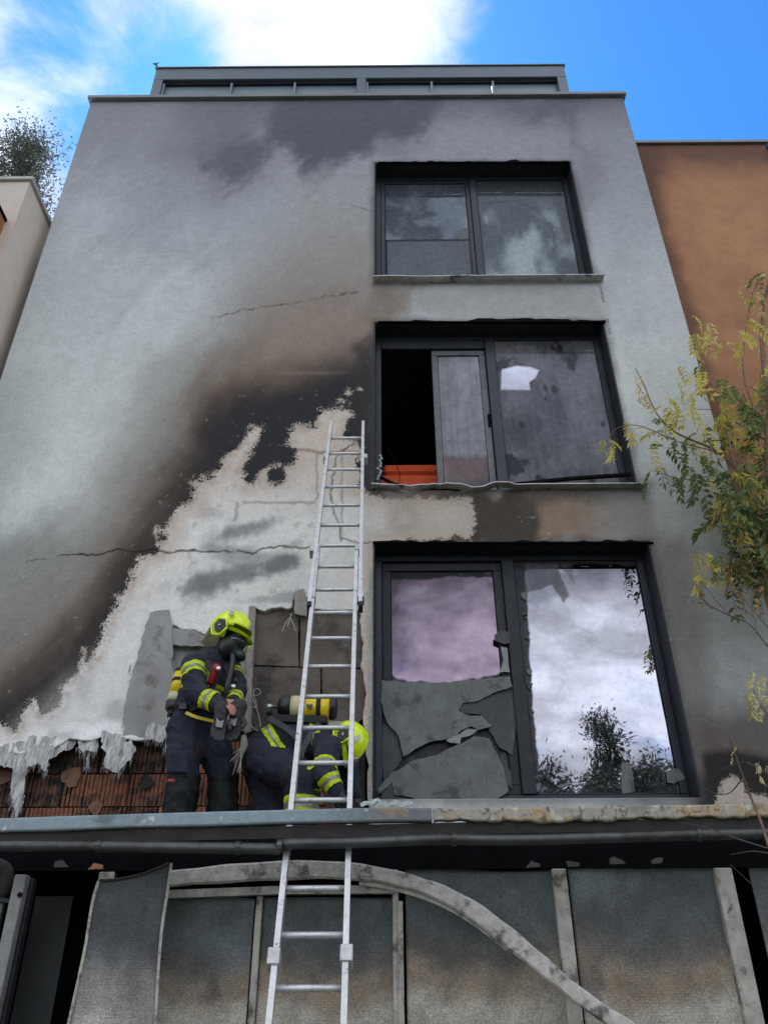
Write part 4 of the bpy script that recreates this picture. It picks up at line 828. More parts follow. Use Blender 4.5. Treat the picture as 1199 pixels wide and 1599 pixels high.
# bent rail that has come loose
rp = [(255, 1374), (320, 1368), (400, 1362), (500, 1359), (580, 1365), (640, 1378), (690, 1396), (740, 1424), (790, 1462), (840, 1503), (890, 1545), (940, 1582), (1010, 1628)]
pts = spline([PX(u, v, GY-.075-.10*max(0, (i-5)/7)) for i, (u, v) in enumerate(rp)], 8); n_ = len(pts)
bm = bmesh.new(); add_oval(bm, pts, .05, [.072+.02*math.sin(i/n_*math.pi*2.2+.3)**2+.004*math.sin(i*.7) for i in range(n_)], (0, 1, 0))
add_sweep(bm, [p+Vector((0, .02, -.022)) for p in pts[30:66]], .01, .07, (0, 1, 0))
M_rail = mat('buckled_aluminium', (.50, .475, .44), .6, .2, (70, .6), .25, 25, dirt=((.13, .12, .11), 9, .57))
tag(obj('bent_rail', bm, M_rail, None), 'buckled pale metal rail arching loose across the sooty mesh screens', 'rail')

# ------------------------------------------------------------------ ladder leaning through the gap behind the fascia
LA, LB = Vector((0, -1.93, Z(.95))), Vector((0, -.07, Z(4.96))); LD = (LB-LA).normalized(); LN = Vector((0, -LD.z, LD.y))
def LP(u, v, off=0.):
    d = ray(u, v); o = LA+LN*off; t = (o-CP).dot(LN)/d.dot(LN); return CP+d*t
lad = thing('ladder', 'silver aluminium two section ladder leaning against the scorched wall left of the windows', 'ladder')
def rail_to(name, a, b): 
    bm = bmesh.new(); add_sweep(bm, [a, b], .026, .062, (1, 0, 0)); return obj(name, bm, M_brightalu, lad)
lo_l, lo_r = (LP(497, 855), LP(420.5, 1599)), (LP(557, 855), LP(537, 1599))
def down(a, b): return a+(b-a)*((a.z-.02)/(a.z-b.z))
l0, l1, r0, r1 = lo_l[0], down(*lo_l), lo_r[0], down(*lo_r)
up_l, up_r = (LP(517.5, 661, .012), LP(483, 945, .012)), (LP(567, 661, .012), LP(562.5, 945, .012))
for a, b in ((l0, l1), (r0, r1), up_l, up_r): rail_to('rail', a, b)
def on(a, b, z): return a+(b-a)*((z-a.z)/(b.z-a.z))
def rung(pa, pb):
    bm = bmesh.new(); add_tube(bm, [pa, pb], .0145, 8); obj('rung', bm, M_brightalu, lad, True)
for v in (684, 708, 733, 760, 789, 820, 852):
    z = LP(540, v, .012).z; rung(on(*up_l, z), on(*up_r, z))
zr = []
for v in (885, 921, 957, 997, 1041, 1088, 1137, 1192, 1250, 1312, 1388, 1461, 1544):
    z = LP(500, v).z; zr.append(z); rung(on(l0, l1, z), on(r0, r1, z))
stp = zr[-2]-zr[-1]; z = zr[-1]-stp
while z > .2: rung(on(l0, l1, z), on(r0, r1, z)); z -= stp
M_brk = mat('ladder_bracket', (.5, .5, .5), .4, .5, (60, .2), .2, 20)
M_rub = mat('black_rubber', (.02, .02, .02), .8, 0, None, .2, 20)
LM = Matrix((Vector((1, 0, 0)), LN, LD)).transposed().to_4x4()
def brk(u, v, w_, h_, off=-.0, m=M_brk, d=.08):
    c = LP(u, v, off); bm = bmesh.new(); add_box(bm, -w_/2, w_/2, -d/2, d/2, -h_/2, h_/2, .004, Matrix.Translation(c) @ LM); obj('bracket', bm, m, lad)
for u, v, w_, h_ in ((509, 716, .045, .07), (570, 717, .045, .07), (491, 862, .07, .07), (560, 860, .06, .07), (486, 934, .06, .07), (563, 934, .05, .07), (428, 1500, .055, .075), (541, 1495, .055, .075)): brk(u, v, w_, h_, .0)
for u, v in ((483, 948), (563, 948)): brk(u, v, .03, .05, .01, M_rub, .07)
for p in (l1, r1):
    bm = bmesh.new(); add_box(bm, p.x-.03, p.x+.03, p.y-.05, p.y+.05, 0.002, .06, .006); obj('foot', bm, M_rub, lad)

# ------------------------------------------------------------------ firefighters
M_suit = mat('navy_turnout_cloth', (.024, .028, .046), .85, 0, (34, 1.), .35, 11, spec=.3, dirt=((.05, .048, .046), 7, .60))
M_lime = mat('lime_reflective', (.78, .94, .01), .5, 0, (60, .2), .08, 30)
M_silver = mat('silver_reflective', (.42, .43, .38), .35, .3, (60, .2), .1, 30)
M_helmet = mat('lime_helmet', (.74, .94, .005), .25, 0, None, .05, 4, coat=.5)
M_mask = mat('mask_rubber', (.012, .014, .015), .35, 0, None, .2, 9)
M_visor = mat('mask_lens', (.02, .03, .032), .06, 0, None, .1, 4, spec=.8)
M_skin = mat('skin', (.50, .22, .17), .55, 0, (60, .2), .12, 20)
M_boot = mat('boot_gaiter', (.020, .027, .028), .6, 0, (20, .6), .3, 10)
M_cyl = mat('yellow_cylinder', (.80, .60, .012), .35, 0, None, .1, 6, dirt=((.12, .09, .03), 9, .68))
M_cylp = mat('pale_cylinder_paint', (.58, .54, .33), .4, 0, None, .1, 6, dirt=((.15, .13, .1), 12, .66))
M_strap = mat('black_strap', (.01, .01, .011), .7, 0, None, .2, 9)
M_grey = mat('grey_glove_palm', (.30, .30, .29), .8, 0, (40, .5), .2, 20)
M_glove = mat('dark_leather_glove', (.03, .03, .033), .7, 0, (40, .6), .3, 20)
M_red = mat('red_torch', (.30, .012, .02), .35, 0, None, .1, 8)
M_metal = mat('bright_metal', (.6, .62, .62), .3, .8, None, .1, 10)
M_knee = mat('grey_knee_pad', (.05, .055, .06), .8, 0, (30, .5), .2, 9)
def add_cap(bm, p0, r0, p1, r1, seg=2):
    t = bmesh.new()
    for p, r in ((p0, r0), (p1, r1)):
        g = bmesh.ops.create_icosphere(t, subdivisions=seg, radius=r)['verts']
        for q in g: q.co += Vector(p)
    h = bmesh.ops.convex_hull(t, input=t.verts[:]); dead = [e for e in h['geom_interior'] if isinstance(e, bmesh.types.BMVert)]
    bmesh.ops.delete(t, geom=dead, context='VERTS'); me = bpy.data.meshes.new('tmp'); t.to_mesh(me); t.free(); bm.from_mesh(me); bpy.data.meshes.remove(me)
def blob(name, caps, m, parent, vox=.014, sm=6, fold=0., fs=9, seed=0, squash=None):
    bm = bmesh.new()
    for c in caps: add_cap(bm, *c)
    me = bpy.data.meshes.new('tmp'); bm.to_mesh(me); bm.free(); o = bpy.data.objects.new('tmp', me); COL.objects.link(o)
    r = o.modifiers.new('r', 'REMESH'); r.mode = 'VOXEL'; r.voxel_size = vox
    s = o.modifiers.new('s', 'SMOOTH'); s.factor = .5; s.iterations = sm
    dg = bpy.context.evaluated_depsgraph_get(); m2 = bpy.data.meshes.new_from_object(o.evaluated_get(dg)); bpy.data.objects.remove(o); bpy.data.meshes.remove(me)
    if fold:
        n = len(m2.vertices); co_ = np.zeros(n*3, np.float32); m2.vertices.foreach_get('co', co_); co_ = co_.reshape(-1, 3); nr = np.zeros(n*3, np.float32); m2.vertices.foreach_get('normal', nr); nr = nr.reshape(-1, 3)
        k = fbm(co_[:, 0]*fs+co_[:, 1]*4, co_[:, 2]*fs*1.7+co_[:, 1]*3+co_[:, 0]*4, 200+seed, 4); rg = -np.abs(fbm(co_[:, 0]*fs*.8+3, co_[:, 2]*fs*1.3+co_[:, 0]*6+co_[:, 1]*5, 300+seed, 3))
        co_ += nr*((k*fold)+(rg+.12)*fold*1.2)[:, None]; m2.vertices.foreach_set('co', co_.ravel())
    m2.name = name; m2.materials.clear(); o = link(name, m2, m, parent, True); return o
def band(body, p0, p1, t0, t1, rmax, off=.006, name='reflective_band', mats=None, cuts=(.34, .66)):
    bm = bmesh.new(); bm.from_mesh(body.data); d = (p1-p0); L = d.length; d.normalize()
    def cut(t, inner, outer): bmesh.ops.bisect_plane(bm, geom=bm.verts[:]+bm.edges[:]+bm.faces[:], plane_co=p0+d*(L*t), plane_no=d, clear_inner=inner, clear_outer=outer)
    far = [f for f in bm.faces if (f.calc_center_median()-p0-d*((f.calc_center_median()-p0).dot(d))).length > rmax]; bmesh.ops.delete(bm, geom=far, context='FACES')
    if not bm.verts: bm.free(); return None
    cut(t0, True, False); cut(t1, False, True)
    for c in cuts: cut(t0+(t1-t0)*c, False, False)
    bm.normal_update(); ns = {v: v.normal.copy() for v in bm.verts}
    for v in bm.verts: v.co += ns[v]*off
    for f in bm.faces:
        t = ((f.calc_center_median()-p0).dot(d)/L-t0)/(t1-t0); f.material_index = 1 if cuts and cuts[0] < t < cuts[1] else 0; f.smooth = True
    ex = bmesh.ops.extrude_face_region(bm, geom=bm.faces[:])
    for q in ex['geom']:
        if isinstance(q, bmesh.types.BMVert): q.co -= (ns.get(q) or q.normal)*off*.5 if False else Vector((0, 0, 0))
    return obj(name, bm, mats or [M_lime, M_silver], body.parent, False, False)
def ellip(bm, c, r, M3=None, seg=16, rings=10, zmin=None):
    g = bmesh.ops.create_uvsphere(bm, u_segments=seg, v_segments=rings, radius=1.)['verts']
    if zmin is not None:
        dead = [q for q in g if q.co.z < zmin]; g = [q for q in g if q.co.z >= zmin]; bmesh.ops.delete(bm, geom=dead, context='VERTS')
    for q in g:
        q.co = Vector((q.co.x*r[0], q.co.y*r[1], q.co.z*r[2]))
        if M3 is not None: q.co = M3 @ q.co
        q.co += Vector(c)
    return g
def axes(f, up):
    f = Vector(f).normalized(); s = f.cross(Vector(up)).normalized(); u = s.cross(f).normalized(); return Matrix((f, -s, u)).transposed()   # x = face direction, y = left, z = crown
def helmet(parent, c, f, up, sc=1.0):
    R = axes(f, up); T = lambda x, y, z: Vector(c)+R @ (Vector((x, y, z))*sc)
    hp = bpy.data.objects.new('helmet', None); COL.objects.link(hp); hp.parent = parent
    bm = bmesh.new(); g = bmesh.ops.create_uvsphere(bm, u_segments=28, v_segments=18, radius=1.)['verts']
    dead = []
    for q in g:
        x, y, z = q.co; lim = -.30 if x < .1 else -.30+.35*min(1, (x-.1)/.6)
        if abs(y) > .55 and x < .45: lim = -.62
        if z < lim-.03: dead.append(q)
    bmesh.ops.delete(bm, geom=dead, context='VERTS')
    for q in bm.verts:
        x, y, z = q.co; rx = .158 if x > 0 else .150
        rid = .012*math.exp(-(y/.16)**2)*max(0, z+.2)+.006*math.exp(-((abs(y)-.45)/.12)**2)*max(0, z)
        q.co = T(x*rx, y*.128, z*.135*(1-.12*max(0, x))+rid+.02)
    so_ = bmesh.ops.solidify(bm, geom=bm.faces[:], thickness=.008); obj('shell', bm, M_helmet, hp, True)
    bm = bmesh.new(); n_ = 11                                     # front brim
    for k in range(n_):
        pass
    ring0 = [T(.150*math.cos(a), .126*math.sin(a), .012) for a in [(-1+2*k/(n_-1))*1.15 for k in range(n_)]]; ring1 = [T(.192*math.cos(a), .140*math.sin(a), -.012-.01*math.cos(a)) for a in [(-1+2*k/(n_-1))*1.15 for k in range(n_)]]
    a_ = [bm.verts.new(q) for q in ring0]; b_ = [bm.verts.new(q) for q in ring1]
    for k in range(n_-1): bm.faces.new((a_[k], a_[k+1], b_[k+1], b_[k]))
    bmesh.ops.solidify(bm, geom=bm.faces[:], thickness=.012); obj('brim', bm, M_helmet, hp, True)
    for s in (-1, 1):
        bm = bmesh.new(); pts = [T(.02+.05*math.cos(a), s*.136, .0+.047*math.sin(a)) for a in [math.pi/3*k for k in range(6)]]
        add_plate(bm, pts, R @ Vector((0, -s, 0)), .022); obj('side_mount', bm, M_mask, hp)
        bm = bmesh.new(); rim = [T(.02+.066*math.cos(a), s*.138, -.01+.066*math.sin(a)) for a in [math.pi/3*k for k in range(7)]]; add_tube(bm, rim, .008, 6); obj('side_trim', bm, M_helmet, hp, True)
        bm = bmesh.new(); add_box(bm, -.012, .012, -.004, .004, -.006, .006, .002, Matrix.Translation(T(.02, s*.142, 0)) @ R.to_4x4()); obj('emblem', bm, M_silver, hp)
    bm = bmesh.new(); add_plate(bm, [T(.152, -.02, .04), T(.152, .02, .04), T(.145, .018, .075), T(.145, -.018, .075)], R @ Vector((1, 0, 0)), .012); obj('front_badge', bm, M_silver, hp)
    bm = bmesh.new(); n_ = 9; A_ = [T(-.150*math.cos(a), .124*math.sin(a), -.01) for a in [(-1+2*k/(n_-1))*1.25 for k in range(n_)]]; B_ = [T(-.170*math.cos(a), .132*math.sin(a), -.105) for a in [(-1+2*k/(n_-1))*1.25 for k in range(n_)]]
    a_ = [bm.verts.new(q) for q in A_]; b_ = [bm.verts.new(q) for q in B_]
    for k in range(n_-1): bm.faces.new((a_[k], a_[k+1], b_[k+1], b_[k]))
    bmesh.ops.solidify(bm, geom=bm.faces[:], thickness=.008); obj('neck_flap', bm, mat('pale_neck_flap', (.80, .80, .62), .5, .2, (40, .3), .15, 20), hp, True)
    bm = bmesh.new(); add_plate(bm, [T(.05, -.133, .075), T(.085, -.122, .078), T(.06, -.10, .118), T(.03, -.108, .116)], R @ Vector((0, -.8, .6)), .005); obj('reflective_patch', bm, M_silver, hp)
    # face mask
    bm = bmesh.new(); ellip(bm, T(.055, 0, -.075), (.085*sc, .082*sc, .105*sc), R, 20, 14); obj('face_mask', bm, M_mask, parent, True)
    bm = bmesh.new(); ellip(bm, T(.075, 0, -.045), (.082*sc, .074*sc, .066*sc), R, 18, 12); obj('mask_lens', bm, M_visor, parent, True)
    bm = bmesh.new(); add_tube(bm, [T(.11, 0, -.115), T(.165, 0, -.14), T(.18, 0, -.16)], [.042*sc, .038*sc, .03*sc], 12); obj('mask_valve', bm, mat('valve_green', (.012, .03, .028), .4, 0, None, .2, 20), parent, True)
    return T
def cylinder_tank(parent, a, b, r, pal):
    d = (b-a).normalized(); L = (b-a).length; tank = bpy.data.objects.new('air_cylinder', None); COL.objects.link(tank); tank.parent = parent
    def seg(nm, t0, t1, rr_, m, prof=None):
        bm = bmesh.new(); pr = prof or [(t0, rr_), (t1, rr_)]; add_tube(bm, [a+d*(L*t) for t, _ in pr], [q for _, q in pr], 20); return obj(nm, bm, m, tank, True)
    seg('cap', 0, 0, 0, M_mask, [(-.04, r*.35), (.0, r*.75), (.06, r*.98), (.20, r*1.03), (.21, r*.99)])
    seg('body', 0, 0, 0, M_cylp if pal else M_cyl, [(.2, r*.985), (.40, r*.99)]); seg('body', 0, 0, 0, M_cyl, [(.401, r*.99), (.90, r*.985)])
    seg('strap', 0, 0, 0, M_strap, [(.66, r*1.03), (.74, r*1.03)]); seg('base', 0, 0, 0, M_mask, [(.895, r*1.03), (.97, r*1.02), (1.0, r*.9), (1.02, r*.6)])
    seg('valve', 0, 0, 0, M_metal, [(-.22, .014), (-.2, .02), (-.14, .02), (-.13, .012), (-.03, .012)])
    bm = bmesh.new(); add_tube(bm, [a+d*(L*-.17), a+d*(L*-.17)+Vector((0, -.01, -.06))], [.016, .022], 8); obj('valve_knob', bm, mat('valve_green', (.012, .03, .028), .4, 0, None, .2, 20), tank, True)
    return tank
def hand(name, base, fdir, pdir, parent, m, s=1., curl=.7):
    f = Vector(fdir).normalized(); n = (Vector(pdir)-f*Vector(pdir).dot(f)).normalized(); sd_ = f.cross(n)      # f = along fingers, n = palm normal
    caps = [(base, .026*s, base+f*.045*s, .024*s)]
    for k, (o_, L_) in enumerate(((-.03, .062), (-.01, .072), (.01, .068), (.03, .052))):
        k0 = base+f*.06*s+sd_*o_*s; a_ = curl*.6; d1 = f*math.cos(a_)+n*math.sin(a_); k1 = k0+d1*L_*.55*s; d2 = f*math.cos(a_*2.2)+n*math.sin(a_*2.2); k2 = k1+d2*L_*.5*s
        caps += [(base+f*.01*s+sd_*o_*.6*s, .015*s, k0, .0125*s), (k0, .0118*s, k1, .0105*s), (k1, .0105*s, k2, .0085*s)]
    t0 = base+f*.01*s-sd_*.028*s; t1 = t0+(f*.6-sd_*.7+n*.3).normalized()*.04*s; t2 = t1+(f*.8+n*.6).normalized()*.035*s
    caps += [(t0, .016*s, t1, .0125*s), (t1, .012*s, t2, .01*s)]
    return blob(name, caps, m, parent, .0055, 3)
# ---- standing firefighter
ff = thing('person', 'standing firefighter in dark gear and lime helmet looking down at gloves by the ladder', 'person')
Y1 = -.55
pel = PX(303, 1130, Y1); wst = PX(308, 1105, Y1); chs = PX(322, 1064, Y1); ucs = PX(330, 1040, Y1); nck = PX(346, 1024, Y1-.02); hd = PX(357, 1006, Y1-.06)
sh_n, el_n, wr_n = PX(303, 1040, -.70), PX(304, 1082, -.84), PX(346, 1102, -.90)
sh_f, el_f, wr_f = PX(356, 1043, -.42), PX(369, 1078, -.55), PX(364, 1098, -.80)
hp_n, kn_n = PX(290, 1140, -.60), PX(287, 1206, -.66); hp_f, kn_f = PX(326, 1140, -.48), PX(347, 1208, -.50)
an_n = Vector((kn_n.x-.015, kn_n.y+.05, FL+.10)); an_f = Vector((kn_f.x+.05, kn_f.y+.05, FL+.10))
caps = [(pel, .165, wst, .165), (wst, .165, chs, .172), (chs, .172, ucs, .150), (ucs, .13, nck, .075), (nck, .07, hd, .085), (hd, .09, hd+Vector((.02, 0, .03)), .09),
        (ucs, .12, sh_n, .095), (ucs, .12, sh_f, .095), (sh_n, .098, el_n, .082), (el_n, .082, wr_n, .056), (sh_f, .098, el_f, .08), (el_f, .08, wr_f, .056),
        (pel, .15, hp_n, .14), (pel, .15, hp_f, .14), (hp_n, .140, kn_n, .112), (kn_n, .112, an_n, .108), (hp_f, .138, kn_f, .106), (kn_f, .106, an_f, .104)]
body = blob('body', caps, M_suit, ff, .012, 4, .034, 8, 1)
band(body, sh_n, el_n, .18, .52, .125); band(body, el_n, wr_n, .40, .76, .11); band(body, el_f, wr_f, .62, .9, .1)
band(body, wst, chs, .42, .80, .22, .004); band(body, sh_f, el_f, .3, .6, .12)
band(body, pel, wst, .55, .72, .24, .012, 'belt', [M_strap, M_strap], ())
for a, b, s in ((kn_n, an_n, 1), (kn_f, an_f, 1)):
    band(body, a, b, .05, .97, .16, .008, 'gaiter', [M_boot, M_boot], ())
    blob('boot', [(b+Vector((0, .04, -.05)), .055, b+Vector((.03, -.13, -.058)), .042), (b, .06, b+Vector((0, 0, -.05)), .06)], M_boot, ff, .01, 3)
helmet(ff, PX(358, 990, Y1-.06), (.86, -.42, -.30), (.30, -.05, .95), 1.14)
a = PX(288, 1046, -.50); b = PX(270, 1112, -.53); cylinder_tank(ff, b, a, .066, True)
bm = bmesh.new(); add_box(bm, -.05, .05, -.06, .06, -.24, .22, .02, Matrix.Translation(PX(288, 1076, -.50)) @ Euler((0, .22, .3)).to_matrix().to_4x4()); obj('back_plate', bm, M_strap, ff)
for pts in ([PX(300, 1026, -.62), PX(322, 1034, -.74), PX(335, 1060, -.78), PX(318, 1095, -.76), PX(296, 1108, -.72)], [PX(345, 1032, -.6), PX(358, 1050, -.66), PX(356, 1085, -.70), PX(345, 1108, -.7)]):
    bm = bmesh.new(); add_sweep(bm, spline(pts, 6), .018, .045, (.2, -1, 0)); obj('harness_strap', bm, M_strap, ff)
bm = bmesh.new(); add_tube(bm, spline([PX(364, 1020, -.72), PX(362, 1045, -.78), PX(355, 1070, -.8), PX(352, 1100, -.76)], 6), .02, 10); obj('breathing_hose', bm, M_mask, ff, True)
bm = bmesh.new(); p, q = PX(340, 1040, -.80), PX(328, 1068, -.82); add_tube(bm, [p, p.lerp(q, .22), p.lerp(q, .25), q], [.032, .032, .026, .024], 12); obj('torch', bm, M_red, ff, True)
bm = bmesh.new(); p = PX(341, 1044, -.84); ellip(bm, p, (.018, .012, .018)); obj('torch_lens', bm, M_metal, ff, True)
for (u, v, y, r_) in ((366, 1062, -.74, .022), (364, 1072, -.76, .016), (286, 1104, -.74, .03)):
    bm = bmesh.new(); p = PX(u, v, y); add_box(bm, p.x-r_, p.x+r_, p.y-.015, p.y+.015, p.z-r_*.8, p.z+r_*.8, .005); obj('buckle', bm, M_metal if u == 364 else M_mask, ff)
bm = bmesh.new(); add_sweep(bm, spline([PX(290, 1113, -.735), PX(306, 1120, -.745), PX(334, 1127, -.73)], 5), .01, .022, (.1, -1, 0)); obj('yellow_strap', bm, M_cyl, ff)
bm = bmesh.new(); p = PX(267, 1219, -.80); add_box(bm, p.x-.022, p.x+.022, p.y-.004, p.y+.004, p.z-.01, p.z+.01, .002); obj('red_tag', bm, M_red, ff)
bm = bmesh.new(); p = PX(278, 1188, -.775); add_box(bm, p.x-.07, p.x+.07, p.y-.012, p.y+.012, p.z-.085, p.z+.06, .01); obj('thigh_pocket', bm, M_suit, ff)
hand('hand', wr_n+Vector((.012, -.01, .0)), (.75, -.35, -.25), (.0, .4, -1), ff, M_skin, .95, .9)
hand('hand', wr_f+Vector((.0, -.03, -.01)), (-.35, -.5, -.75), (-.5, .5, -.2), ff, M_skin, .95, .9)
def glove(base, f, n, label, s=1.25):
    g = thing('glove', label, 'glove', 'gloves held by the standing firefighter'); f = Vector(f).normalized(); 
    hand('fingers', base, f, n, g, M_glove, s, .45)
    blob('cuff', [(base, .036*s, base-f*.07, .044*s)], M_glove, g, .009, 2, .008, 20, 3)
    p = base+f*.03*s+Vector(n).normalized()*.022*s; sd_ = f.cross(Vector(n)).normalized(); bm = bmesh.new(); add_plate(bm, [p-sd_*.026-f*.03, p+sd_*.026-f*.035, p+sd_*.022+f*.03, p-sd_*.02+f*.035], Vector(n).normalized(), .006); obj('palm_patch', bm, M_grey, g); return g
glove(PX(344, 1122, -.93), (-.05, .0, -1), (.25, -1, .0), 'dark glove with grey palm hanging from the bare hand of the standing firefighter')
glove(PX(369, 1120, -.86), (-.1, -.05, -1), (-.2, -1, .1), 'black glove nearest the ladder held below the hands of the standing firefighter', 1.4)
# ---- bending firefighter
f2 = thing('person', 'firefighter bending forward behind the ladder with yellow air cylinder on the back', 'person')
Y2 = -.50
pl2 = PX(410, 1178, Y2); w2 = PX(440, 1160, Y2); c2 = PX(490, 1165, Y2); s2 = PX(515, 1160, Y2); h2 = PX(539, 1165, Y2-.04)
sn, en, wn2 = PX(512, 1168, -.70), PX(506, 1204, -.82), PX(526, 1238, -.84); sf, ef, wf = PX(520, 1168, -.32), PX(545, 1205, -.30), PX(552, 1240, -.42)
hn, kn = PX(412, 1185, -.62), PX(474, 1218, -.72); hf, kf = PX(408, 1185, -.38), PX(420, 1245, -.40)
a_n = Vector((PX(470, 1280, -.70).x, -.70, FL+.1)); a_f = Vector((kf.x-.10, -.38, FL+.1))
caps = [(pl2, .165, w2, .155), (w2, .155, c2, .165), (c2, .165, s2, .13), (s2, .10, h2, .085), (h2, .09, h2+Vector((.02, 0, -.03)), .09), (c2, .13, sn, .09), (c2, .13, sf, .09), (sn, .096, en, .08), (en, .08, wn2, .058), (sf, .09, ef, .075), (ef, .075, wf, .055),
        (pl2, .15, hn, .14), (pl2, .15, hf, .14), (hn, .145, kn, .12), (kn, .118, a_n, .105), (hf, .145, kf, .12), (kf, .118, a_f, .105)]
b2 = blob('body', caps, M_suit, f2, .012, 4, .034, 8, 2)
band(b2, pl2, w2, .45, .95, .26, .006); band(b2, c2, s2, -.05, .55, .2, .005); band(b2, sn, en, .72, 1.04, .12); band(b2, en, wn2, .34, .80, .12)
band(b2, kn, a_n, .22, .46, .14); band(b2, hn, kn, .72, .95, .17, .007, 'knee_pad', [M_knee, M_knee], ())
for b in (a_n, a_f): blob('boot', [(b+Vector((-.03, .02, -.05)), .055, b+Vector((.13, -.04, -.058)), .042), (b, .06, b+Vector((0, 0, -.05)), .06)], M_boot, f2, .01, 3)
helmet(f2, PX(540, 1158, Y2-.04), (.10, -.22, -.97), (.98, -.10, .10), .98)
a, b = PX(436, 1104, Y2-.02), PX(525, 1106, Y2-.02); cylinder_tank(f2, a, b, .083, True)
bm = bmesh.new(); p, q = PX(428, 1128, Y2-.02), PX(510, 1130, Y2-.02); add_sweep(bm, [p, p.lerp(q, .5), q], .2, .05, (0, 1, 0)); obj('back_plate', bm, M_strap, f2)
for pts in ([PX(420, 1122, -.62), PX(450, 1140, -.70), PX(470, 1160, -.72)], [PX(500, 1128, -.6), PX(484, 1150, -.7), PX(470, 1185, -.74), PX(492, 1238, -.78)]):
    bm = bmesh.new(); add_sweep(bm, spline(pts, 6), .014, .04, (.2, -1, 0)); obj('harness_strap', bm, M_strap if pts[0].x < -1 else M_knee, f2)
bm = bmesh.new(); p = PX(483, 1104, Y2-.105)                    # small stencilled figure on the cylinder
add_plate(bm, [p+Vector((dx, 0, dz)) for dx, dz in ((-.025, .012), (-.012, .02), (0, .012), (.012, .024), (.022, .006), (.014, -.004), (.022, -.024), (.004, -.012), (-.016, -.022), (-.012, -.004))], (0, -1, 0), .004); obj('stencil', bm, M_mask, f2)
hand('hand', wn2+Vector((.01, -.01, -.01)), (.45, -.1, -.9), (.5, .7, .3), f2, M_glove, 1.15, .9); hand('hand', wf+Vector((.01, 0, -.01)), (.1, -.2, -.95), (-.2, .7, .3), f2, M_glove, 1.15, .9)
# loose wires and shreds
M_wire = mat('pale_wire', (.42, .4, .36), .6, .2, None, .2, 20)
def wire(name, pts, y, r_, label, cat='wire', m=None, group=None):
    bm = bmesh.new(); add_tube(bm, spline([PX(u, v, y) for u, v in pts], 8), r_, 5); tag(obj(name, bm, m or M_wire, None, True), label, cat, group)
wire('wire', [(388, 1060), (392, 1082), (398, 1100), (404, 1118), (407, 1136)], -.12, .004, 'thin pale wire hanging straight down between the two firefighters')
wire('wire', [(386, 1108), (395, 1104), (401, 1104), (396, 1080), (403, 1076), (407, 1082), (400, 1086), (385, 1081)], -.14, .003, 'thin pale looped wire curling left of the air cylinder')
wire('wire', [(386, 1112), (388, 1126), (394, 1136), (402, 1142)], -.16, .0035, 'short pale wire bowing behind the bending firefighter')
bm = bmesh.new(); rr = random.Random(9)
for k in range(14):
    a = PX(381+rr.uniform(-3, 3), 1148, -.7); add_tube(bm, spline([a, a+Vector((rr.uniform(-.02, .02), 0, -.09)), a+Vector((rr.uniform(-.07, .02), rr.uniform(-.03, .03), rr.uniform(-.27, -.12)))], 4), [.0035]*8+[.001], 4)
tag(obj('fibre_shred', bm, M_wire), 'frayed tuft of pale glass fibre hanging between the firefighters', 'shred')
bm = bmesh.new(); add_tube(bm, spline([PX(462, 985, -.06), PX(452, 965, -.03), PX(440, 986, -.07)], 5), .003, 4); add_tube(bm, [PX(455, 958, -.02), PX(449, 978, -.06)], .004, 4); tag(obj('wire', bm, M_wire), 'pale frayed wire end at the top of the scorched boards', 'wire')
# foil scrap on the terrace edge
bm = bmesh.new(); rr = random.Random(3); n_ = 16; pts = [PX(564+i*5.4, 1258-4*abs(math.sin(i*.8))-(6 if i in (4, 5) else 0), FY+.16) for i in range(n_)]
add_sweep(bm, pts, .05, [.012+.018*rr.random() for _ in range(n_)], (.1, 1, .2)); tag(obj('foil_scrap', bm, mat('pale_foil', (.50, .56, .57), .4, .3, (40, .6), .2, 20)), 'crumpled pale foil strip lying on the terrace edge right of the ladder', 'foil')
# ------------------------------------------------------------------ inside the middle window
sofa = thing('sofa', 'orange upholstered sofa seen through the open middle window', 'sofa')
M_or = mat('orange_fabric', (.62, .085, .02), .8, 0, (60, .3), .12, 9)
rz0f = rz0
xa, xb = PX(598, 745, .6).x, PX(740, 745, .6).x
for zlo, zhi, yy in ((PX(640, 757, .55).z-.12, PX(640, 744, .55).z, .50), (PX(640, 743, .62).z, PX(640, 727, .62).z, .58)):
    bm = bmesh.new(); add_box(bm, xa-.06*(yy < .55), xb, yy, yy+.16, zlo, zhi, .03); obj('back_cushion', bm, M_or, sofa)
box('seat', xa-.06, xb, .67, 1.35, rz0+.1, rz0+.42, M_or, sofa, .04); box('base', xa-.04, xb-.02, .66, 1.3, rz0+.001, rz0+.098, M_black, sofa)
box('backrest', xa-.06, xb, .5, .66, rz0+.1, PX(640, 757, .55).z-.122, M_or, sofa, .02)
wire('cable', [(622, 760), (624, 740), (616, 722), (606, 700)], .12, .004, 'black cable curling up from the sill of the open middle window', 'cable', M_black)
bm = bmesh.new()
for k in range(10): a = PX(592+rr.uniform(-3, 4), 712+k*4, .06); ellip(bm, a, (.018, .014, .018), None, 6, 5)
tag(obj('melted_drip', bm, mat('melted_plastic', (.33, .38, .42), .4, 0, None, .2, 20), None, True), 'blob of pale melted plastic at the left edge of the open middle window', 'debris')

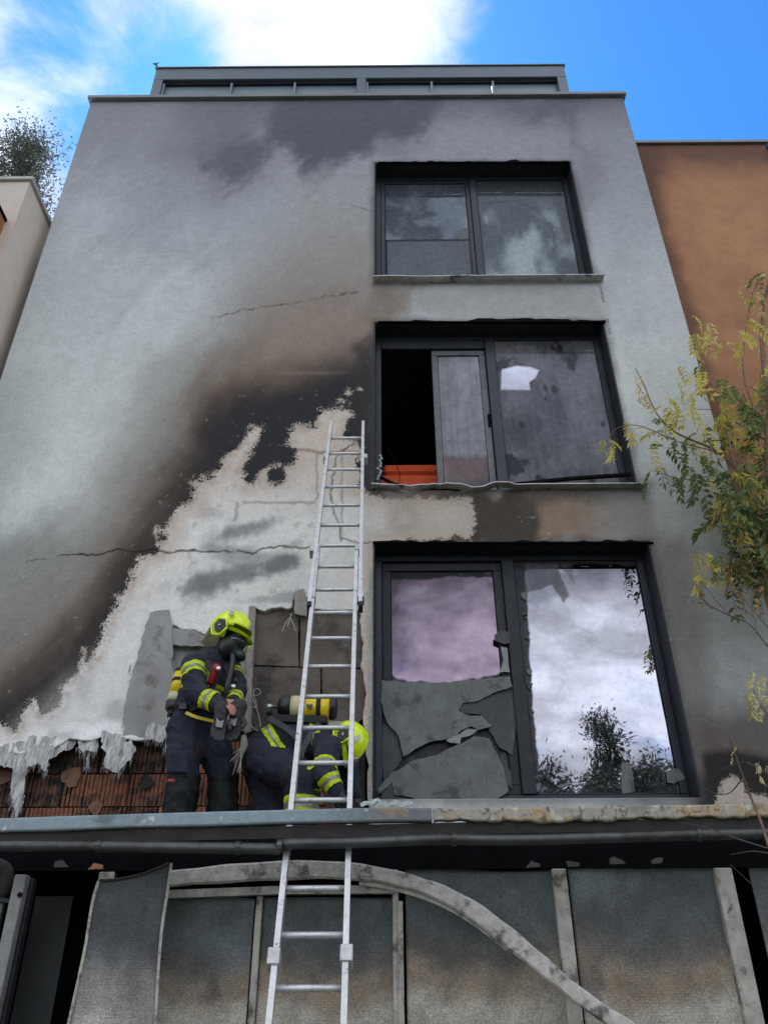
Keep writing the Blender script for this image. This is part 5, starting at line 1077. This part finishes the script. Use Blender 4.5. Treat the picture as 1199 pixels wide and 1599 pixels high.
# ------------------------------------------------------------------ vegetation
def leaf_mesh(seed, n_pairs, L, wdt, droop, m):
    r = random.Random(seed); bm = bmesh.new(); pts = [Vector((0, 0, 0))]
    T_ = n_pairs*L*.42
    for k in range(1, n_pairs+1): t = k/n_pairs; pts.append(Vector((T_*t, 0, -droop*T_*t*t)))
    add_tube(bm, pts, .0016, 3, False)
    def lf(p, d):
        d = d.normalized(); s = d.cross(Vector((0, 0, 1))).normalized(); ln = L*r.uniform(.8, 1.15); dn = Vector((0, 0, -1)); cu = r.uniform(.1, .5)
        a = p; mid = p+d*ln*.45+dn*ln*cu*.2; tip = p+d*ln*.9+dn*ln*cu; w1 = s*wdt*.5; up = Vector((0, 0, wdt*.16))
        q = [bm.verts.new(z) for z in (a, mid+w1+up, tip, mid-w1+up, mid)]
        bm.faces.new((q[0], q[4], q[1])); bm.faces.new((q[1], q[4], q[2])); bm.faces.new((q[0], q[3], q[4])); bm.faces.new((q[3], q[2], q[4]))
    for k in range(1, n_pairs+1):
        for s in (-1, 1):
            if r.random() < .92: lf(pts[k], Vector((.55, s*1., r.uniform(-.6, -.05))))
    lf(pts[-1], Vector((1, 0, -.5)))
    me = tomesh(bm, 'leaf', False); me.materials.append(m); return me
def leafmat(name, c, tr):
    m = mat(name, c, .55, 0, None, .25, 12); nt = m.node_tree; p = nt.nodes['Principled BSDF']; t = N(nt, 'ShaderNodeBsdfTranslucent'); ms = N(nt, 'ShaderNodeMixShader'); ms.inputs[0].default_value = tr
    nt.links.new(p.inputs['Base Color'].links[0].from_socket, t.inputs[0]); nt.links.new(p.outputs[0], ms.inputs[1]); nt.links.new(t.outputs[0], ms.inputs[2]); nt.links.new(ms.outputs[0], nt.nodes['Material Output'].inputs[0]); return m
ML_g = leafmat('green_leaf', (.17, .215, .065), .42); ML_d = leafmat('dark_green_leaf', (.085, .125, .05), .35); ML_y = leafmat('yellow_leaf', (.70, .62, .15), .45); ML_p = leafmat('pale_yellow_leaf', (.70, .62, .27), .45); ML_b = leafmat('dry_leaf', (.36, .25, .10), .35)
LV = {k: [leaf_mesh(s*7+i, random.Random(s*3+i).choice((5, 6, 7)), .060, .025, .8, m) for s in range(3)] for i, (k, m) in enumerate((('g', ML_g), ('d', ML_d), ('y', ML_y), ('p', ML_p), ('b', ML_b)))}
M_bark = mat('reddish_bark', (.20, .125, .085), .8, 0, (40, .6), .25, 20); M_twig = mat('grey_twig', (.10, .085, .075), .8, 0, (40, .6), .25, 20)
TY = -.5
tree = thing('tree', 'leafy tree with yellowing pinnate leaves reaching in from the right edge', 'tree')
def TP(u, v, dy=0.): return PX(u, v, TY+dy)
trunk_top = TP(1215, 800, -.1); tb_ = Vector((trunk_top.x+.7, TY-.15, 0.))
bm = bmesh.new(); add_tube(bm, spline([tb_, Vector((trunk_top.x+.55, TY-.1, 1.7)), Vector((trunk_top.x+.25, TY-.1, 3.2)), trunk_top, TP(1200, 640, 0), TP(1190, 500, .1), TP(1215, 380, .1)], 6), [.085]*6+[.07]*6+[.055]*6+[.035]*6+[.024]*6+[.014]*7, 8); obj('trunk', bm, M_bark, tree, True)
br = [([(1215, 800), (1170, 752), (1120, 705), (1075, 685), (1045, 668), (1022, 640), (1005, 600), (992, 575)], .014, 0), ([(1150, 735), (1130, 660), (1113, 605), (1096, 565), (1087, 525), (1090, 500)], .010, -.1), ([(1205, 700), (1170, 620), (1160, 560), (1172, 470), (1185, 430)], .011, .1),
      ([(1215, 780), (1195, 830), (1190, 870), (1170, 880), (1140, 868), (1118, 860)], .012, -.1), ([(1200, 900), (1215, 860), (1230, 800)], .014, 0), ([(1120, 705), (1060, 690), (1000, 665), (965, 668), (945, 690)], .006, -.05), ([(1170, 752), (1110, 752), (1050, 745), (1020, 735)], .006, .05), ([(1200, 690), (1150, 660), (1110, 640), (1080, 640)], .008, .1), ([(1215, 640), (1180, 610), (1160, 600)], .008, -.1)]
for pts, r_, dy in br:
    sp_ = spline([TP(u, v, dy) for u, v in pts], 5); bm = bmesh.new(); add_tube(bm, sp_, [r_*(1-.75*i/(len(sp_)-1)) for i in range(len(sp_))], 6); obj('branch', bm, M_bark, tree, True)
rr = random.Random(21); nl = 0
def put_leaf(p, kind, sc, az=None):
    global nl
    o = bpy.data.objects.new('leaf', rr.choice(LV[kind])); COL.objects.link(o); o.parent = tree; o.location = p; nl += 1
    o.rotation_euler = (rr.uniform(-.5, .5), rr.uniform(-.1, 1.3), rr.uniform(0, 6.28) if az is None else az+rr.uniform(-.7, .7)); o.scale = (sc*1.8,)*3
def zone(poly, count, kinds, sc=(.7, 1.1), dep=.3):
    us = [q[0] for q in poly]; vs = [q[1] for q in poly]; c = 0
    while c < count:
        u, v = rr.uniform(min(us), max(us)), rr.uniform(min(vs), max(vs))
        if sdpoly(np.array([u]), np.array([v]), poly)[0] > 0:
            put_leaf(TP(u, v, rr.uniform(-dep, dep)), rr.choice(kinds), rr.uniform(*sc)); c += 1
zone([(1140, 620), (1199, 560), (1240, 560), (1240, 880), (1180, 880), (1120, 780), (1130, 700)], 112, 'dggdgdgyg', (.75, 1.2), .38)
zone([(1060, 690), (1120, 640), (1160, 700), (1160, 780), (1110, 770), (1070, 740)], 26, 'ggygdyg', (.6, 1.0), .3)
zone([(1075, 570), (1110, 560), (1140, 600), (1135, 660), (1085, 640)], 20, 'yypgyg', (.6, .95), .25)
zone([(1080, 490), (1112, 495), (1110, 535), (1085, 545)], 7, 'yp', (.55, .8), .12)
zone([(1125, 510), (1165, 510), (1160, 570), (1125, 565)], 6, 'yp', (.5, .7), .12)
zone([(1150, 440), (1210, 420), (1215, 520), (1160, 510)], 14, 'pygp', (.6, .9), .25)
zone([(1175, 410), (1215, 400), (1215, 440), (1180, 430)], 5, 'pg', (.6, .9), .2)
zone([(985, 575), (1005, 570), (1010, 610), (990, 640)], 4, 'pp', (.35, .5), .08)
zone([(1040, 570), (1060, 560), (1062, 640), (1045, 640)], 5, 'py', (.4, .55), .08)
zone([(1035, 620), (1060, 610), (1050, 660), (1035, 655)], 6, 'yy', (.5, .7), .1)
zone([(1000, 660), (1040, 650), (1075, 690), (1030, 700)], 10, 'gyg', (.45, .7), .12)
zone([(940, 675), (955, 670), (958, 700), (942, 702)], 4, 'yy', (.4, .55), .05)
zone([(965, 655), (1000, 650), (990, 690), (965, 680)], 5, 'yyp', (.35, .5), .06)
zone([(1015, 725), (1060, 715), (1055, 750), (1020, 752)], 5, 'dg', (.5, .7), .1)
zone([(1080, 800), (1130, 770), (1180, 830), (1170, 880), (1100, 870)], 18, 'dgbd', (.5, .8), .2)
zone([(1085, 850), (1115, 860), (1105, 915), (1080, 905)], 8, 'bby', (.5, .75), .1)
zone([(1110, 850), (1150, 850), (1150, 920), (1120, 915)], 12, 'bbyg', (.55, .8), .1)
zone([(1150, 860), (1199, 850), (1199, 920), (1160, 930)], 16, 'dgby', (.5, .8), .2)
zone([(1170, 1040), (1195, 1040), (1190, 1110), (1170, 1080)], 4, 'yp', (.35, .5), .05)
# bare sapling at the lower right
sap = thing('sapling', 'bare twiggy sapling in front of the wall at the lower right', 'sapling')
tw = [([(1230, 1420), (1190, 1290), (1170, 1240), (1150, 1185), (1138, 1150)], .009), ([(1160, 1215), (1140, 1238), (1118, 1240), (1100, 1230)], .004), ([(1215, 1330), (1150, 1310), (1100, 1292), (1060, 1285)], .004), ([(1199, 1010), (1170, 975), (1140, 962), (1105, 945), (1080, 938)], .006), ([(1240, 1080), (1199, 1010)], .007), ([(1140, 962), (1120, 940), (1100, 915)], .004), ([(1199, 980), (1165, 940), (1155, 925)], .004), ([(1148, 965), (1150, 935), (1136, 905)], .004), ([(1215, 1140), (1199, 1118), (1180, 1090), (1172, 1050)], .005), ([(1199, 1210), (1160, 1190), (1120, 1205)], .003), ([(1138, 1150), (1128, 1120), (1130, 1100)], .003), ([(1128, 1132), (1100, 1120), (1086, 1112)], .003), ([(1180, 990), (1178, 965), (1165, 955)], .003), ([(1230, 1340), (1180, 1330), (1140, 1335)], .004), ([(1240, 1410), (1180, 1385), (1140, 1350)], .003)]
for pts, r_ in tw:
    sp_ = spline([PX(u, v, -2.75+.1*math.sin(i)) for i, (u, v) in enumerate(pts)], 5); bm = bmesh.new(); add_tube(bm, sp_, [r_*.8*(1-.7*i/(len(sp_)-1)) for i in range(len(sp_))] if pts[0][0] > 1100 else r_, 5); obj('branch', bm, M_twig if r_ < .008 else M_bark, sap, True)
p = PX(1230, 1420, -2.75); bm = bmesh.new(); add_tube(bm, [Vector((p.x+.15, -2.75, 0)), p], [.016, .009], 6); obj('trunk', bm, M_bark, sap, True)
p2 = PX(1240, 1080, -2.74); bm = bmesh.new(); add_tube(bm, spline([Vector((p.x+.16, -2.72, 0)), Vector((p2.x+.08, -2.72, 1.4)), p2], 5), [.016]*5+[.012]*5+[.008], 6); obj('trunk', bm, M_bark, sap, True)
for (u, v, s) in ((1176, 1046, 1), (1168, 1060, 1), (1182, 1065, 1), (1172, 1080, 1), (1178, 1092, .8), (1172, 1110, .8), (1152, 1165, .9), (1185, 1190, 1.1), (1196, 1195, 1.1)):
    o = bpy.data.objects.new('leaf', rr.choice(LV['p'])); COL.objects.link(o); o.parent = sap; o.location = PX(u, v, -2.75); o.scale = (.4*s,)*3; o.rotation_euler = (rr.uniform(-1, 1), rr.uniform(0, 1.2), rr.uniform(0, 6))
# trees: trunk, limbs, crown of leaf clumps
def np_leaves(name, centres, nper, spread, size, m, parent, seed, flat=1.):
    r = np.random.default_rng(seed); c = np.repeat(np.array(centres), nper, 0); p = c+r.normal(0, spread, c.shape)*np.array((1, 1, flat)); n_ = len(p)
    a = r.normal(0, 1, (n_, 3)); a /= np.linalg.norm(a, axis=1)[:, None]; b = np.cross(a, r.normal(0, 1, (n_, 3))); b /= np.linalg.norm(b, axis=1)[:, None]; s = size*r.uniform(.6, 1.3, (n_, 1))
    Vv = np.stack([p-a*s, p+b*s*.4, p+a*s, p-b*s*.4], 1).reshape(-1, 3); Fv = np.arange(n_*4).reshape(-1, 4); return link(name, np_mesh(name, Vv, Fv), m, parent)
def big_tree(name, base, h, cr_r, label, seed, m, nlimb=9, nper=60, sp_=.22, size=.07, crown_from=.35, group=None, narrow=1.0):
    t = thing(name, label, 'tree', group); r = random.Random(seed); base = Vector(base); top = base+Vector((r.uniform(-.3, .3), r.uniform(-.3, .3), h)); tr = h*.018+.03
    bm = bmesh.new(); sp0 = spline([base, base.lerp(top, .4)+Vector((r.uniform(-.2, .2), 0, 0)), base.lerp(top, .75), top], 5); add_tube(bm, sp0, [tr*(1-.93*i/(len(sp0)-1)) for i in range(len(sp0))], 8); obj('trunk', bm, M_twig, t, True); cent = []
    for k in range(nlimb):
        f = crown_from+(1-crown_from)*(k+.5)/nlimb; p = base.lerp(top, f); an = k*2.4+r.uniform(-.4, .4); ln = cr_r*narrow*(1.15-.85*(f-crown_from)/(1-crown_from))*r.uniform(.6, 1.1); q = p+Vector((math.cos(an)*ln, math.sin(an)*ln, ln*r.uniform(.2, .7)))
        bm = bmesh.new(); mid = p.lerp(q, .5)+Vector((0, 0, .08*ln)); L3 = spline([p, mid, q], 5); add_tube(bm, L3, [tr*.4*(1-.8*i/(len(L3)-1)) for i in range(len(L3))], 5); obj('limb', bm, M_twig, t, True)
        for j in range(5): cent.append(L3[4+j] + Vector((r.uniform(-.3, .3), r.uniform(-.3, .3), r.uniform(-.2, .35)))*cr_r*.35)
    cent.append(top); np_leaves('crown', cent, nper, sp_, size, m, t, seed); return t
p = PX(38, 235, 9.5)
big_tree('tree', (p.x-.1, 9.5, 0), p.z+.6, 1.7, 'thin leafy tree rising behind the beige house at the left', 5, leafmat('grey_green_leaf', (.11, .125, .085), .4), 22, 300, .40, .055, .55)
# trees on the far side of the garden: seen only mirrored in the lower window
MT = leafmat('far_green_leaf', (.085, .10, .065), .35)
for k, (x, y, h, rr_, lab) in enumerate(((5.9, -15, 8.4, 1.2, 'tallest garden tree mirrored in the middle of the lowest right pane'), (4.5, -15.5, 7.3, 1.1, 'rounded garden tree mirrored at the left side of the lowest right pane'), (7.5, -15.5, 7.4, 1.3, 'bushy garden tree mirrored at the right side of the lowest right pane'), (6.6, -14, 6.9, 1.2, 'low dense garden tree mirrored at the bottom of the lowest right pane'), (5.2, -13.5, 6.6, 1.1, 'darkest low garden tree mirrored beside the tallest one'))):
    big_tree('garden_tree', (x, y, 0), h, rr_, lab, 40+k, MT, 13, 130, .22, .06, .35, 'trees across the garden opposite the house')
print('leaves', nl, 'objects', len(bpy.data.objects))
